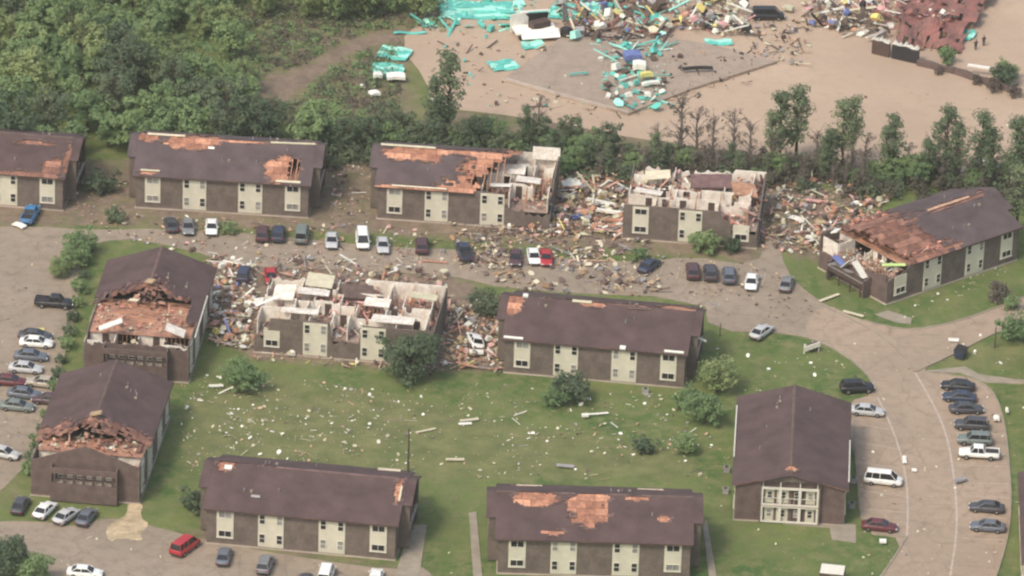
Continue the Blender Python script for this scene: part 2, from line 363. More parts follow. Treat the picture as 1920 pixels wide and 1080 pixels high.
strip('slab_edge', [(947, 152), (1060, 184), (1178, 216)], .5, .1, .55, M['concrete'])
for px in ([(1500, 555), (1600, 600), (1660, 636), (1700, 672), (1716, 698)], [(1620, 602), (1700, 622), (1790, 606), (1900, 566), (2000, 525)],
           [(1716, 698), (1790, 664), (1870, 622), (1960, 594)], [(1480, 622), (1560, 650), (1628, 700), (1642, 738)], [(1600, 770), (1606, 880), (1616, 1000), (1700, 1008)], [(1700, 1008), (1655, 1080), (1600, 1160)],
           [(1762, 700), (1850, 716), (1880, 770), (1893, 870), (1897, 980), (1870, 1080), (1840, 1140)]):
    strip('kerb', px, .22, 0, .17, M['conc_d'], 1)
for px in ([(1645, 745), (1672, 800), (1698, 880), (1703, 960), (1700, 1005)], [(1716, 700), (1740, 740), (1775, 810), (1790, 900), (1796, 990), (1780, 1090)]):
    strip('gutter_line', px, .28, .05, .066, M['paintline'], 1)
for x0, y0, x1, y1 in ((1600, 795, 1668, 806), (1604, 830, 1683, 842), (1608, 868, 1690, 878), (1612, 920, 1700, 932), (1614, 955, 1702, 962), (1790, 775, 1876, 778), (1792, 812, 1884, 815), (1796, 872, 1890, 876), (1800, 905, 1893, 908), (1806, 930, 1893, 934), (1806, 1010, 1888, 1014)):
    strip('parking_line', [(x0, y0), (x1, y1)], .11, .05, .066, M['paintline'])
for i in range(26):
    x = 660 + i * 32; y = 455 + (x - 660) * .077
    if 0 < i < 26 and not 1060 < x < 1180: strip('parking_line', [(x, y + 22), (x + 7, y - 2)], .10, .03, .052, M['paintline'])

# ------------------------------------------------------------------ apartment buildings
BL_, BW_, BH_, BR_ = 25.1, 14.6, 5.45, 2.85
def ell(u, v, e): return ((u - e[0]) / e[2]) ** 2 + ((v - e[1]) / e[3]) ** 2
def window(parent, x, z, w, h, y, ax, pale_pane, double=False):
    """window on a wall whose outward normal is -y (ax=0) or along local x (ax=+1/-1)"""
    fr = MB(); pn = MB(); t = .06
    def bx(mb, a0, a1, d0, d1, z0, z1):
        if ax == 0: mb.b2(a0, a1, y - d1, y - d0, z0, z1)
        elif ax == 2: mb.b2(a0, a1, y + d0, y + d1, z0, z1)
        else: mb.b2(y + ax * d0 if ax > 0 else y - d1, y + ax * d1 if ax > 0 else y - d0, a0, a1, z0, z1)
    for (a0, a1, z0, z1) in ((x - w / 2, x + w / 2, z - h / 2, z - h / 2 + t), (x - w / 2, x + w / 2, z + h / 2 - t, z + h / 2), (x - w / 2, x - w / 2 + t, z - h / 2 + t, z + h / 2 - t), (x + w / 2 - t, x + w / 2, z - h / 2 + t, z + h / 2 - t)):
        bx(fr, a0, a1, .0, .07, z0, z1)
    bx(fr, x - .03, x + .03, .0, .055, z - h / 2 + t, z + h / 2 - t) if double else bx(fr, x - w / 2 + t, x + w / 2 - t, .0, .055, z - .03, z + .03)
    f = fr.build('window', M['trim'], parent)
    bx(pn, x - w / 2 + t, x + w / 2 - t, .0, .02, z - h / 2 + t, z + h / 2 - t); pn.build('pane', M['glass_l'] if pale_pane else M['glass'], f)  # some panes get the paler glass, picked at random by the callers
    return f

def apartment(name, cx, cy, yaw, label, seed=0, L=BL_, cuts=(), shingle='shingle', strips='4', front_top=None, rear_top=None, left_top=None, right_top=None,
              rooms=None, ceil=None, bays=(1, 1), bare_windows=0, rafters=(), missing_strips=(), rear=True, noroof=False, brickgable=False, balc=False, panels=True, deck='deck', rise=BR_):
    rg = random.Random(seed)
    root = empty(name, (cx, cy, 0), yaw, label, 'apartment building')
    W, H, Rr = BW_, BH_, rise; hl, hw = L / 2, W / 2
    # foundation and floors
    f = MB(); f.b2(-hl - .1, hl + .1, -hw - .1, hw + .1, -.2, .18); f.build('foundation', M['concrete'], root)
    # outside walls
    def tops(fn, n, h): return [h if fn is None else max(.3, min(h, fn(i / (n - 1)) + (rg.uniform(-.45, .45) if fn(i / (n - 1)) < h else 0))) for i in range(n)]
    n = 44
    w = MB(); w.wall((-hl, -hw + .1), (hl, -hw + .1), .2, .18, tops(front_top, n, H)); w.build('front_wall', M['siding'], root)
    if rear:
        w = MB(); w.wall((-hl, hw - .1), (hl, hw - .1), .2, .18, tops(rear_top, n, H)); w.build('rear_wall', M['drywall'] if rear_top else M['siding'], root)
    def gable(fn, x, nm):
        k = 31; tp = []
        for i in range(k):
            t = i / (k - 1); full = H + Rr * (1 - abs(2 * t - 1)) - .08
            tp.append(full if fn is None else min(full, fn(t) + rg.uniform(-.2, .2)))
        w = MB(); w.wall((x, -hw + .21), (x, hw - .21), .2, .18, tp); w.build(nm, M['brick'] if brickgable else M['siding'], root)
    gable(left_top, -hl + .1, 'end_wall'); gable(right_top, hl - .1, 'end_wall')
    # cream window panels
    if L > 22: spec = [(.10, 2.25, 2), (.3425, 3.4, 4), (.665, 3.5, 4), (.91, 2.25, 2)]
    else: spec = [(.13, 2.35, 2), (.5, 3.4, 4), (.88, 2.35, 2)]
    sides = [(-1, spec)] + ([(1, spec)] if rear and rear_top is None else [])
    for sgn, sp in sides:
        for k, (fr, wd, nwin) in enumerate(sp):
            if sgn < 0 and k in missing_strips: continue
            x = -hl + fr * L; top = H - .16
            if sgn < 0 and front_top is not None: top = min(top, max(3.6, min(front_top(fr - wd / L / 2), front_top(fr + wd / L / 2)) + .2)) if nwin == 2 else top
            z0 = 1.0 if nwin == 2 else .3
            p = MB(); yy = sgn * (hw + .003)
            p.b2(x - wd / 2, x + wd / 2, min(yy, yy + sgn * .09), max(yy, yy + sgn * .09), z0, top)
            pan = p.build('window_panel', M['cream'], root)
            y = sgn * (hw + .096)
            ax = 0 if sgn < 0 else 2
            yv = y
            if nwin == 2:
                for zc in (4.55, 1.75):
                    if zc + .5 < top + .2: window(pan, x, zc, 1.75, .95, yv, ax, rg.random() < .3, True)
                s = MB(); s.b2(x - wd / 2, x + wd / 2, min(y, y + sgn * .1), max(y, y + sgn * .1), 1.1, 1.18); s.build('sill', M['trim'], pan)
            else:
                for zc in (4.35, 1.55):
                    for dx in (-1.15, 1.15):
                        window(pan, x + dx, zc, .78, 1.35, yv, ax, rg.random() < .35)
    # roof
    el = L / 2 + .4; ew = W / 2 + .45; zE = H - .12; zR = H + Rr; st = .28
    nu = int(2 * el / st); nv = int(math.hypot(ew, zR - zE) / st)
    def state(u, v, side):
        vq = math.floor(v * 14) / 14; j = noise.noise(Vector((u * 4.2 + seed * 7, v * 3.1, side * 5))) * .55 + noise.noise(Vector((u * 11 + seed, vq * 17, side))) * .75 + noise.noise(Vector((u * 34 + seed, vq * 31, side))) * .35
        s = 0
        for c in cuts:
            if c[0] != 0 and c[0] != side: continue
            d = c[1](u, v, side) + j * c[3]
            if d > 0: s = max(s, c[2])
        return s
    if not noroof:
        sh, dk = MB(), MB()
        for side in (-1, 1):
            grid = {}
            def P(i, k, dz, jit=True):
                u = -el + 2 * el * i / nu; v = k / nv
                z = zE + (zR - zE) * v + dz + noise.noise(Vector((u * .4, v * 3 + seed, side))) * .05
                return (u, side * (ew * (1 - v)), z)
            stt = [[state(-1 + 2 * (i + .5) / nu, (k + .5) / nv, side) for k in range(nv)] for i in range(nu)]
            for layer, lim, dz in ((dk, 1, 0), (sh, 0, .07)):
                idx = {}
                def vid(i, k, d):
                    key = (i, k, d)
                    if key not in idx: idx[key] = len(layer.v); layer.v.append(P(i, k, d))
                    return idx[key]
                ok = lambda i, k: 0 <= i < nu and 0 <= k < nv and stt[i][k] <= lim
                for i in range(nu):
                    for k in range(nv):
                        if not ok(i, k): continue
                        layer.f.append((vid(i, k, dz), vid(i + 1, k, dz), vid(i + 1, k + 1, dz), vid(i, k + 1, dz)))
                        for (a, b, c_, d_, ni, nk) in ((i, k, i + 1, k, i, k - 1), (i + 1, k, i + 1, k + 1, i + 1, k), (i + 1, k + 1, i, k + 1, i, k + 1), (i, k + 1, i, k, i - 1, k)):
                            if not ok(ni, nk) and not (nk >= nv): layer.f.append((vid(a, b, dz), vid(c_, d_, dz), vid(c_, d_, dz - .06), vid(a, b, dz - .06)))
        d = dk.build('roof_deck', M[deck], root)
        s = sh.build('roof', M[shingle], root)
        tabs = MB()
        for side in (-1, 1):
            for i in range(1, nu - 1):
                for k in range(nv - 1):
                    u_, v_ = -1 + 2 * (i + .5) / nu, (k + .5) / nv
                    if state(u_, v_, side) == 0 and (state(u_ + 2 / nu, v_, side) or state(u_ - 2 / nu, v_, side) or state(u_, v_ + 1 / nv, side) or state(u_, v_ - 1 / nv, side)) and rg.random() < .3:
                        tabs.box((u_ * el + rg.uniform(-.2, .2), side * ew * (1 - v_), zE + (zR - zE) * v_ + .16), (rg.uniform(.3, .9), rg.uniform(.2, .4), .03), Matrix.Rotation(-side * .36 + rg.uniform(-.5, .5), 3, 'X') @ Matrix.Rotation(rg.uniform(-.4, .4), 3, 'Z'))
        if tabs.v: tabs.build('torn_shingles', M['brownscrap'], root, kind='stuff')
        for k in range(5):
            side = rg.choice((-1, -1, 1)); u_, v_ = rg.uniform(-.85, .85), rg.uniform(.35, .85)
            if state(u_, v_, side): continue
            x, y, z = u_ * el, side * ew * (1 - v_), zE + (zR - zE) * v_
            p = MB(); p.tube((x, y, z), (x, y, z + .5), .07, .07, 8); p.build('vent_pipe', M['grey'], root)
            if k < 2: p = MB(); p.b2(x + .8, x + 1.15, y - .18, y + .18, z - .05, z + .30); p.build('roof_vent', M['conc_d'], root)
        # ridge cap, fascia
        cap = MB(); run = None
        for i in range(nu + 1):
            okc = i < nu and state(-1 + 2 * (i + .5) / nu, .97, -1) == 0 and state(-1 + 2 * (i + .5) / nu, .97, 1) == 0
            if okc and run is None: run = i
            if not okc and run is not None:
                a, b = -el + 2 * el * run / nu, -el + 2 * el * i / nu
                cap.loft([[(x, -.22, zR + .02), (x, 0, zR + .14), (x, .22, zR + .02), (x, 0, zR - .02)] for x in (a, b)]); run = None
        if cap.v: cap.build('ridge_cap', M['brownscrap'], root)
        for side in (-1, 1):
            fa = MB(); run = None
            for i in range(nu + 1):
                okc = i < nu and state(-1 + 2 * (i + .5) / nu, .04, side) < 2
                if okc and run is None: run = i
                if not okc and run is not None:
                    a, b = -el + 2 * el * run / nu, -el + 2 * el * i / nu
                    y = side * ew; fa.b2(a, b, min(y, y + side * .05), max(y, y + side * .05), zE - .17, zE - .0); run = None
            if fa.v: fa.build('fascia', M['door'], root)
    # attic floor and rafters where the deck is gone
    if ceil:
        c = MB(); c.b2(-hl + ceil[0] * L, -hl + ceil[1] * L, -hw + .22, hw - .22, H - .42, H - .30); c.build('attic_floor', M['attic'], root)
        nj = int((ceil[1] - ceil[0]) * L / 1.2)
        for i in range(nj):
            x = -hl + ceil[0] * L + (i + .5) * 1.2
            if rg.random() < .7:
                r = MB(); a = rg.uniform(-hw + .3, -1); b = rg.uniform(1, hw - .3); r.b2(x - .04, x + .04, a, b, H - .30, H - .12); r.build('joist', M['lumber'], root)
    for (x, side, v0, v1) in rafters:
        x = -hl + x * L; r = MB()
        r.loft([[(x - .05, side * ew * (1 - v), zE + (zR - zE) * v - .24), (x + .05, side * ew * (1 - v), zE + (zR - zE) * v - .24), (x + .05, side * ew * (1 - v), zE + (zR - zE) * v - .07), (x - .05, side * ew * (1 - v), zE + (zR - zE) * v - .07)] for v in (v0, v1)])
        r.build('rafter', M['lumber'], root)
    # rooms left open to the sky
    if rooms:
        fx = MB(); x0, x1 = -hl + rooms[0] * L, -hl + rooms[1] * L
        fx.b2(x0, x1, -hw + .22, hw - .22, 2.6, 2.8); fx.build('upper_floor', M['floor'], root)
        ys = [-hw + .25, -hw + 4.1, -.1, 3.6, hw - .25]
        hh = rooms[2] if len(rooms) > 2 else 2.45
        def iwall(p0, p1, door):
            p0, p1 = Vector((*p0, 0)), Vector((*p1, 0)); Ln = (p1 - p0).length; m_ = MB(); d_ = (p1 - p0).normalized()
            if rg.random() < .16:
                for q_ in range(int(Ln / .6) + 1):
                    a = p0 + d_ * min(Ln - .05, q_ * .6 + .05); m_.b2(a.x - .045, a.x + .045, a.y - .045, a.y + .045, 2.8, 2.8 + hh - (rg.uniform(.3, 1.6) if rg.random() < .25 else 0))
                m_.build('stud_wall', M['lumber'], root); return
            top = 2.8 + hh + (rg.uniform(-.9, 0) if rg.random() < .35 else 0)
            if door and Ln > 2.2:
                t = rg.uniform(.5, Ln - 1.5); a, b = p0 + d_ * t, p0 + d_ * (t + .95)
                m_.wall(p0, a, .13, 2.8, [top] * 3); m_.wall(b, p1, .13, 2.8, [top] + [top - rg.uniform(0, .5) for _ in range(2)] + [top])
                m_.wall(a, b, .128, 4.85, [top - .003] * 2) if top > 5 else None
                if rg.random() < .55:
                    e_ = MB(); e_.wall(a, b, .05, 2.81, [4.84, 4.84]); e_.build('door', M['door'], root)
            else:
                tp = [top] * 25
                if rg.random() < .5:
                    i0 = rg.randint(2, 16); w0 = rg.randint(2, 8); dp = rg.uniform(.3, 1.5)
                    for q_ in range(i0, min(24, i0 + w0)): tp[q_] = top - dp * rg.uniform(.7, 1)
                m_.wall(p0, p1, .13, 2.8, tp)
            m_.build('interior_wall', M['drywall'], root)
        xs = [x0 + .15]
        while xs[-1] < x1 - 2.4: xs.append(xs[-1] + rg.uniform(2.5, 4.0))
        xs[-1] = min(xs[-1], x1 - .15)
        for row in range(4):
            xr = [xs[0]] + [x + rg.uniform(-.7, .7) for x in xs[1:-1]] + [xs[-1]]
            for i, x in enumerate(xr):
                if rg.random() < rooms[3]: iwall((x, ys[row] + .13), (x, ys[row + 1] - .13), rg.random() < .4)
            if row:
                for a, b in zip(xr, xr[1:]):
                    if rg.random() < rooms[3]: iwall((a + .08, ys[row]), (b - .08, ys[row]), rg.random() < .6)
    # breezeway bays in the middle of each end
    for e, sgn in ((0, -1), (1, 1)):
        if not bays[e]: continue
        if bays[e] == 3:
            xa, xb = sgn * (hl + .003), sgn * (hl + 1.3); lo, hi = min(xa, xb), max(xa, xb)
            for s in (-1, 1):
                w = MB(); w.b2(lo, hi, s * 4.4 - .1, s * 4.4 + .1, .18, 5.2); w.build('bay_wall', M['brick'], root)
            w = MB(); xf = xb - sgn * .1
            w.b2(xf - .1, xf + .1, -4.3, 4.3, .18, 2.9); w.b2(xf - .1, xf + .1, -4.3, 4.3, 4.3, 5.1); w.build('bay_front', M['brick'], root)
            w = MB(); w.b2(lo, hi - .25 if sgn > 0 else hi, -4.29, 4.29, 2.7, 2.85); w.build('balcony', M['conc_d'], root)
            for k_ in range(7):
                y = -3.9 + k_ * 1.3
                w = MB(); w.b2(xf - .09, xf + .09, y - .16, y + .16, 2.9, 4.3); w.build('post', M['door'], root)
                if k_ < 6: window(root, y + .65, 3.55, .8, .8, xa, sgn, rg.random() < .6)
            continue
        if bays[e] == 2:
            xa, xb = sgn * (hl + .003), sgn * (hl + 1.5)
            for s in (-1, 1):
                w = MB(); w.wall((xa, s * 3.9), (xb, s * 3.9), .2, .18, [3.4 + s * .3, 3.0, 2.7, 2.9]); w.build('bay_wall', M['brick'], root)
            w = MB(); w.wall((xb - sgn * .1, -3.8), (xb - sgn * .1, 3.8), .18, 1.6, [3.1, 3.0, 3.3, 2.9, 2.7, 2.8, 3.0, 2.6, 2.4]); w.build('balcony_front', M['door'], root)
            b = MB(); b.b2(min(xa, xb), max(xa, xb) - .2, -3.7, 3.7, 2.3, 2.5); b.build('balcony', M['grey'], root)
            for y in (-3.4, -1.2, 1.2, 3.4):
                p = MB(); p.box((xb, y, 1.1), (.16, .16, 2.0)); p.build('post', M['door'], root)
            for (y, z, a, l) in ((-2.0, 3.6, .6, 3.0), (.8, 3.4, -.8, 2.6), (2.4, 3.3, .3, 2.2)):
                q = MB(); q.box((xa + sgn * .5, y, z), (1.1, l, .12), Matrix.Rotation(a, 3, 'X')); q.build('fallen_sheet', M['white'] if y < 2 else M['blue'], root)
            continue
        bw, bd = 3.9, (.55 if balc else 1.35); x0 = sgn * (hl + .003); x1 = sgn * (hl + bd)
        lo, hi = min(x0, x1), max(x0, x1)
        zb = H + Rr * (1 - bw / hw)
        for s in (-1, 1):
            w = MB(); w.b2(lo, hi, s * bw - .1, s * bw + .1, .18, zb - .1); w.build('bay_wall', M['siding'], root)
        g = MB(); xx = x1 - sgn * .12
        g.loft([[(xx + d, -bw + .1, zb - .12), (xx + d, bw - .1, zb - .12), (xx + d, 0, zR - .22)] for d in (-.05, .05)]); g.build('bay_gable', M['siding'], root)
        r = MB(); xo = sgn * (hl + bd + .3); xi = sgn * (hl + .42)
        for s in (-1, 1):
            yb = s * (bw + .35); zl = zR + .05 - (zR - zE) * (abs(yb) / ew)
            r.loft([[(x, 0, zR + .05), (x, yb, zl), (x, yb, zl - .15), (x, 0, zR - .1)] for x in (xi, xo)])
        r.build('bay_roof', M[shingle], root)
        # balcony floor, posts, rail, pale panels behind
        b = MB(); b.b2(lo + .0, hi - .02, -bw + .11, bw - .11, 2.62, 2.80); b.build('balcony', M['concrete'], root)
        for y in (-bw + .3, -1.3, 1.3, bw - .3):
            p = MB(); p.b2(x1 - sgn * .3 - .07, x1 - sgn * .3 + .07, y - .07, y + .07, 2.8, zb - .15); p.b2(x1 - sgn * .3 - .07, x1 - sgn * .3 + .07, y - .07, y + .07, .18, 2.62); p.build('post', M['trim'] if balc else M['door'], root)
        if balc:
            for zz0, zz1, wy in ((5.15, 5.45, 3.95), (2.45, 2.95, 3.95), (.2, .45, 3.95)):
                q = MB(); q.b2(x1 - sgn * .12 - .08, x1 - sgn * .12 + .08, -wy, wy, zz0, zz1); q.build('beam', M['trim'], root)
            for y in (-3.75, -1.3, 1.3, 3.75):
                q = MB(); q.b2(x1 - sgn * .12 - .07, x1 - sgn * .12 + .07, y - .2, y + .2, .45, 2.45); q.b2(x1 - sgn * .12 - .07, x1 - sgn * .12 + .07, y - .2, y + .2, 2.95, 5.15); q.build('column', M['trim'], root)
        rl = MB(); rl.b2(x1 - sgn * .3 - .03, x1 - sgn * .3 + .03, -bw + .4, bw - .4, 3.72, 3.80); rl.build('railing', M['trim'] if balc else M['door'], root)
        for k in range(-6, 7):
            if abs(k * .55) in (0,): pass
            q = MB(); q.b2(x1 - sgn * .3 - .02, x1 - sgn * .3 + .02, k * .55 - .02, k * .55 + .02, 2.8, 3.72); q.build('baluster', M['trim'] if balc else M['door'], root)
        if balc or True:
            for zlo, zhi in ((.3, 2.4), (2.95, 5.1)):
                for ya, yb in ((-3.3, -2.1), (-1.75, -.2), (.2, 1.75), (2.1, 3.3)):
                    p = MB(); xa = sgn * (hl + .008); p.b2(min(xa, xa + sgn * .06), max(xa, xa + sgn * .06), ya, yb, zlo, zhi)
                    pp = p.build('entry_panel', M['cream'] if ((balc and abs(ya) > .9) or (not balc and rg.random() < .5)) else (M['door'] if balc else M['brick']), root)  # framed balcony: inner panel painted dark to imitate a shaded void
                    window(pp, (ya + yb) / 2, (zlo + zhi) / 2 + .1, (yb - ya) * .55, 1.1, xa + sgn * .068, sgn, rg.random() < .5)
    return root

def from_base(p0, p1, L=None, W=BW_):
    a, b = G(*p0), G(*p1); d = (b - a).normalized(); m = (a + b) / 2; nrm = Vector((-d.y, d.x, 0)); c = m + nrm * W / 2
    return c.x, c.y, math.atan2(d.y, d.x)
OY = -863.93
E2 = lambda u0, v0, ru, rv: (lambda u, v, s: 1 - math.sqrt(((u - u0) / ru) ** 2 + ((v - v0) / rv) ** 2))
DEG = math.radians
PL = {}
PL['BL'] = (-25.7, 790.66 + OY, DEG(-7.0)); PL['BR'] = (11.8, 786.68 + OY, DEG(.47)); PL['C4'] = (12.55, 843.09 + OY, DEG(-6.9))
PL['T1'] = (-41.9, 892.6 + OY, DEG(-3.6)); PL['R'] = (38.3, 808.6 + OY, DEG(-92.4)); PL['A'] = (-50.3, 844.0 + OY, DEG(-94.5)); PL['B'] = (-54.5, 808.4 + OY, DEG(-95.7))
PL['T3'] = from_base((705, 410), (1032, 433)); PL['T4'] = from_base((1165, 447), (1420, 467)); PL['M'] = from_base((470, 660), (817, 689))
PL['TL'] = from_base((-207, 370), (122, 396)); PL['D'] = from_base((1658, 573), (1909, 487))

apartment('apartment_building', *PL['BL'], 'long bottom apartment block with plain brown roof and torn ridge, beside the red van', 1,
          cuts=[(1, lambda u, v, s: v - .93 if u < -.35 else -1, 1, .15), (-1, E2(-.86, .93, .09, .12), 1, .3), (-1, E2(.93, .75, .03, .3), 1, .1)])
apartment('apartment_building', *PL['BR'], 'long apartment block at the bottom centre with orange bare patches near its ridge', 2,
          cuts=[(-1, E2(-.62, .86, .24, .17), 1, .35), (-1, E2(-.07, .68, .20, .36), 1, .5), (-1, E2(.02, .9, .14, .14), 1, .3), (-1, E2(.70, .52, .07, .07), 1, .3), (-1, E2(-.42, .17, .12, .05), 1, .3), (-1, E2(-.06, .32, .06, .05), 1, .3), (-1, E2(.42, .93, .13, .05), 1, .3),
                (1, E2(-.7, .2, .13, .1), 1, .2), (1, E2(.65, .3, .12, .08), 1, .2)])
apartment('apartment_building', *PL['C4'], 'intact apartment block with plain dark roof at the centre', 3,
          cuts=[(-1, E2(-.97, .85, .14, .28), 1, .4), (-1, E2(-.1, .95, .14, .06), 1, .2), (1, E2(.8, .8, .2, .5), 1, .4), (1, lambda u, v, s: v - .85 if -.6 < u < .9 else -1, 1, .2)])
apartment('apartment_building', *PL['T1'], 'back row apartment block with a small orange hole at the right of its roof', 4, shingle='shingle_b',
          cuts=[(-1, E2(-.42, .86, .30, .17), 1, .5), (-1, E2(.1, .97, .35, .05), 1, .3), (-1, E2(-.9, .93, .12, .1), 1, .4), (-1, E2(.66, .36, .19, .34), 1, .5), (-1, E2(.79, .36, .07, .30), 2, .4), (-1, E2(-.83, .1, .12, .06), 1, .3), (1, lambda u, v, s: v - .5 if u < -.1 else -1, 1, .4), (1, lambda u, v, s: v - .6 if u > .5 else -1, 1, .4)],
          ceil=(.7, .98), rafters=[(.86, -1, .05, .9), (.89, -1, .05, .9), (.92, -1, .05, .9)])
apartment('apartment_building', *PL['TL'], 'apartment block at the left frame edge with torn shingles over its last windows', 5,
          deck='deck_d', cuts=[(-1, E2(.82, .24, .12, .20), 1, .5), (-1, E2(.55, .03, .4, .07), 1, .3), (-1, E2(.55, .80, .24, .05), 1, .3), (-1, E2(.97, .45, .03, .45), 1, .3)])
apartment('apartment_building', *PL['T3'], 'back row apartment block whose right half has lost its roof, showing pale rooms', 6, shingle='shingle_b',
          cuts=[(-1, E2(-.62, .84, .36, .19), 1, .5), (-1, E2(-.1, .95, .4, .07), 1, .4), (-1, E2(-.55, .02, .5, .06), 1, .3), (-1, lambda u, v, s: (u + .12 + (v - .5) * -.25) * 1.5, 1, .35), (-1, lambda u, v, s: (u - .06 - max(0, v - .35) * .7) * 1.5, 2, .45), (-1, E2(.1, -.05, .5, .28), 1, .4),
                (1, lambda u, v, s: (u - .30) * 1.5, 1, .5), (1, lambda u, v, s: (u - .55) * 1.5, 2, .4), (1, lambda u, v, s: v - .82, 1, .3)],
          rooms=(.46, .985, 2.45, .95), right_top=lambda t: 5.4 if t > .35 else 2.0 + t * 8, front_top=lambda t: 9 if t < .72 else (3.0 if t < .84 else 2.2),
          rear_top=lambda t: 5.45, bays=(1, 0), missing_strips=(3,), rafters=[(.5 + .035 * i, -1, random.Random(i).uniform(.1, .5), .98) for i in range(7)])
apartment('apartment_building', *PL['T4'], 'roofless back row apartment block with only one middle window panel and white inner walls', 7, L=19.4, noroof=True,
          rooms=(.01, .99, 2.45, .93), front_top=lambda t: 9 if t < .74 else (4.2 if t < .8 else 1.5 + abs(t - .88) * 10), rear_top=lambda t: (4.6 if int(t * 14) % 3 else 3.3) if t < .45 else (4.9 if t < .75 else 5.45),
          left_top=lambda t: 3.2 + 2.2 * t, right_top=lambda t: 2.5 + 3 * t, bays=(0, 0))
apartment('apartment_building', *PL['M'], 'destroyed apartment block with no roof and cream inner walls, behind the big round tree', 8, noroof=True,
          rooms=(.01, .99, 2.45, .93), front_top=lambda t: 9 if .08 < t < .42 else (2.6 if t < .6 else (9 if .62 < t < .72 else 5.45)) if t > .05 else 2.5, rear_top=lambda t: (4.6 if t < .4 else (3.2 if t < .55 else 5.45)),
          left_top=lambda t: 2.5 + 2.5 * t, right_top=lambda t: 5.3, bays=(0, 0), missing_strips=(3,))
apartment('apartment_building', *PL['A'], 'apartment block beside the left lot with half its roof ripped open to the attic', 9,
          cuts=[(0, lambda u, v, s: (u + .02 + (1 - v) * -.02 - (.5 if s > 0 and v < .25 else 0)) * 1.8, 2, .5), (0, lambda u, v, s: (u + .16 + (1 - v) * -.05) * 1.6 if v > .3 else -1, 1, .5)],
          bays=(0, 3), rise=2.6, deck='deck_d', ceil=(.44, .86), rooms=(.84, .985, 2.3, .8), right_top=lambda t: 5.3 if .1 < t < .9 else 4.9, front_top=lambda t: 5.45 if t < .9 else 4.6, brickgable=True)
apartment('apartment_building', *PL['B'], 'lower left apartment block with splintered orange roof edge, nearest the service lot', 10,
          cuts=[(0, lambda u, v, s: (u - .50) * 1.8, 2, .5), (0, lambda u, v, s: (u - .34 + (1 - v) * .06) * 1.6, 1, .5)],
          bays=(0, 3), rise=2.6, deck='deck_d', ceil=(.68, .86), rooms=(.84, .985, 2.3, .8), brickgable=True)
apartment('apartment_building', *PL['R'], 'intact apartment block seen end on beside the curved road, balcony framed in white', 11, balc=True, rise=2.15, bays=(0, 1), cuts=[(0, E2(.88, 1.0, .06, .12), 1, .2)], brickgable=True)
apartment('apartment_building', *PL['D'], 'angled apartment block on the right with its left half roof stripped to orange boards', 12, shingle='shingle_b',
          cuts=[(0, lambda u, v, s: (-.10 - u - (v - .5) * .25) * 1.5, 1, .45), (0, lambda u, v, s: (-.72 - u + (v) * -.12) * 1.5, 2, .4), (1, lambda u, v, s: (v - .92), 1, .1), (-1, E2(-.93, .1, .3, .5), 2, .4), (-1, E2(.5, .93, .45, .035), 1, .1)],
          ceil=(.13, .42), rooms=(.01, .16, 2.3, .7), bays=(2, 1), deck='deck_d', left_top=lambda t: 4.4 - 2.6 * t if t < .6 else 2.9, front_top=lambda t: 9 if t > .17 else (3.4 + t * 8), brickgable=True)
pe = G(1896, 950); 
apartment('apartment_building', pe.x + BW_ / 2 + .6, pe.y - 13.6, DEG(-92), 'brown roofed apartment block cut off by the right frame edge near the bottom', 13)
pe = G(1912, 660)
apartment('apartment_building', pe.x + BW_ / 2 + .9, pe.y - 14.5, DEG(-91), 'apartment block just touching the right frame edge beside the upper parked cars', 14)

# ------------------------------------------------------------------ vehicles
PAINT = {}
def paint(c):
    if c not in PAINT:
        rgb = {'white': (.82, .82, .76), 'silver': (.50, .50, .48), 'grey': (.20, .20, .20), 'charcoal': (.065, .065, .072), 'black': (.022, .022, .026), 'navy': (.04, .052, .085), 'blue': (.05, .20, .40), 'slate': (.125, .14, .165),
               'maroon': (.13, .028, .035), 'red': (.42, .03, .035), 'wine': (.09, .045, .05), 'greengrey': (.17, .20, .18), 'tan': (.42, .36, .27)}[c]
        PAINT[c] = mat('paint_' + c, rgb, .42, .12, 1.2, fine=.08, spec=.5, coat=.15)
    return PAINT[c]
def rsec(x, w, zb, zt, tum=.92, n=3):
    """rounded car cross section"""
    pts = [(-w * .88, zb), (-w, zb + .16), (-w, zb + (zt - zb) * .62), (-w * tum, zt - .04), (-w * (tum - .12), zt), (w * (tum - .12), zt), (w * tum, zt - .04), (w, zb + (zt - zb) * .62), (w, zb + .16), (w * .88, zb)]
    return [(x, y, z) for y, z in pts]
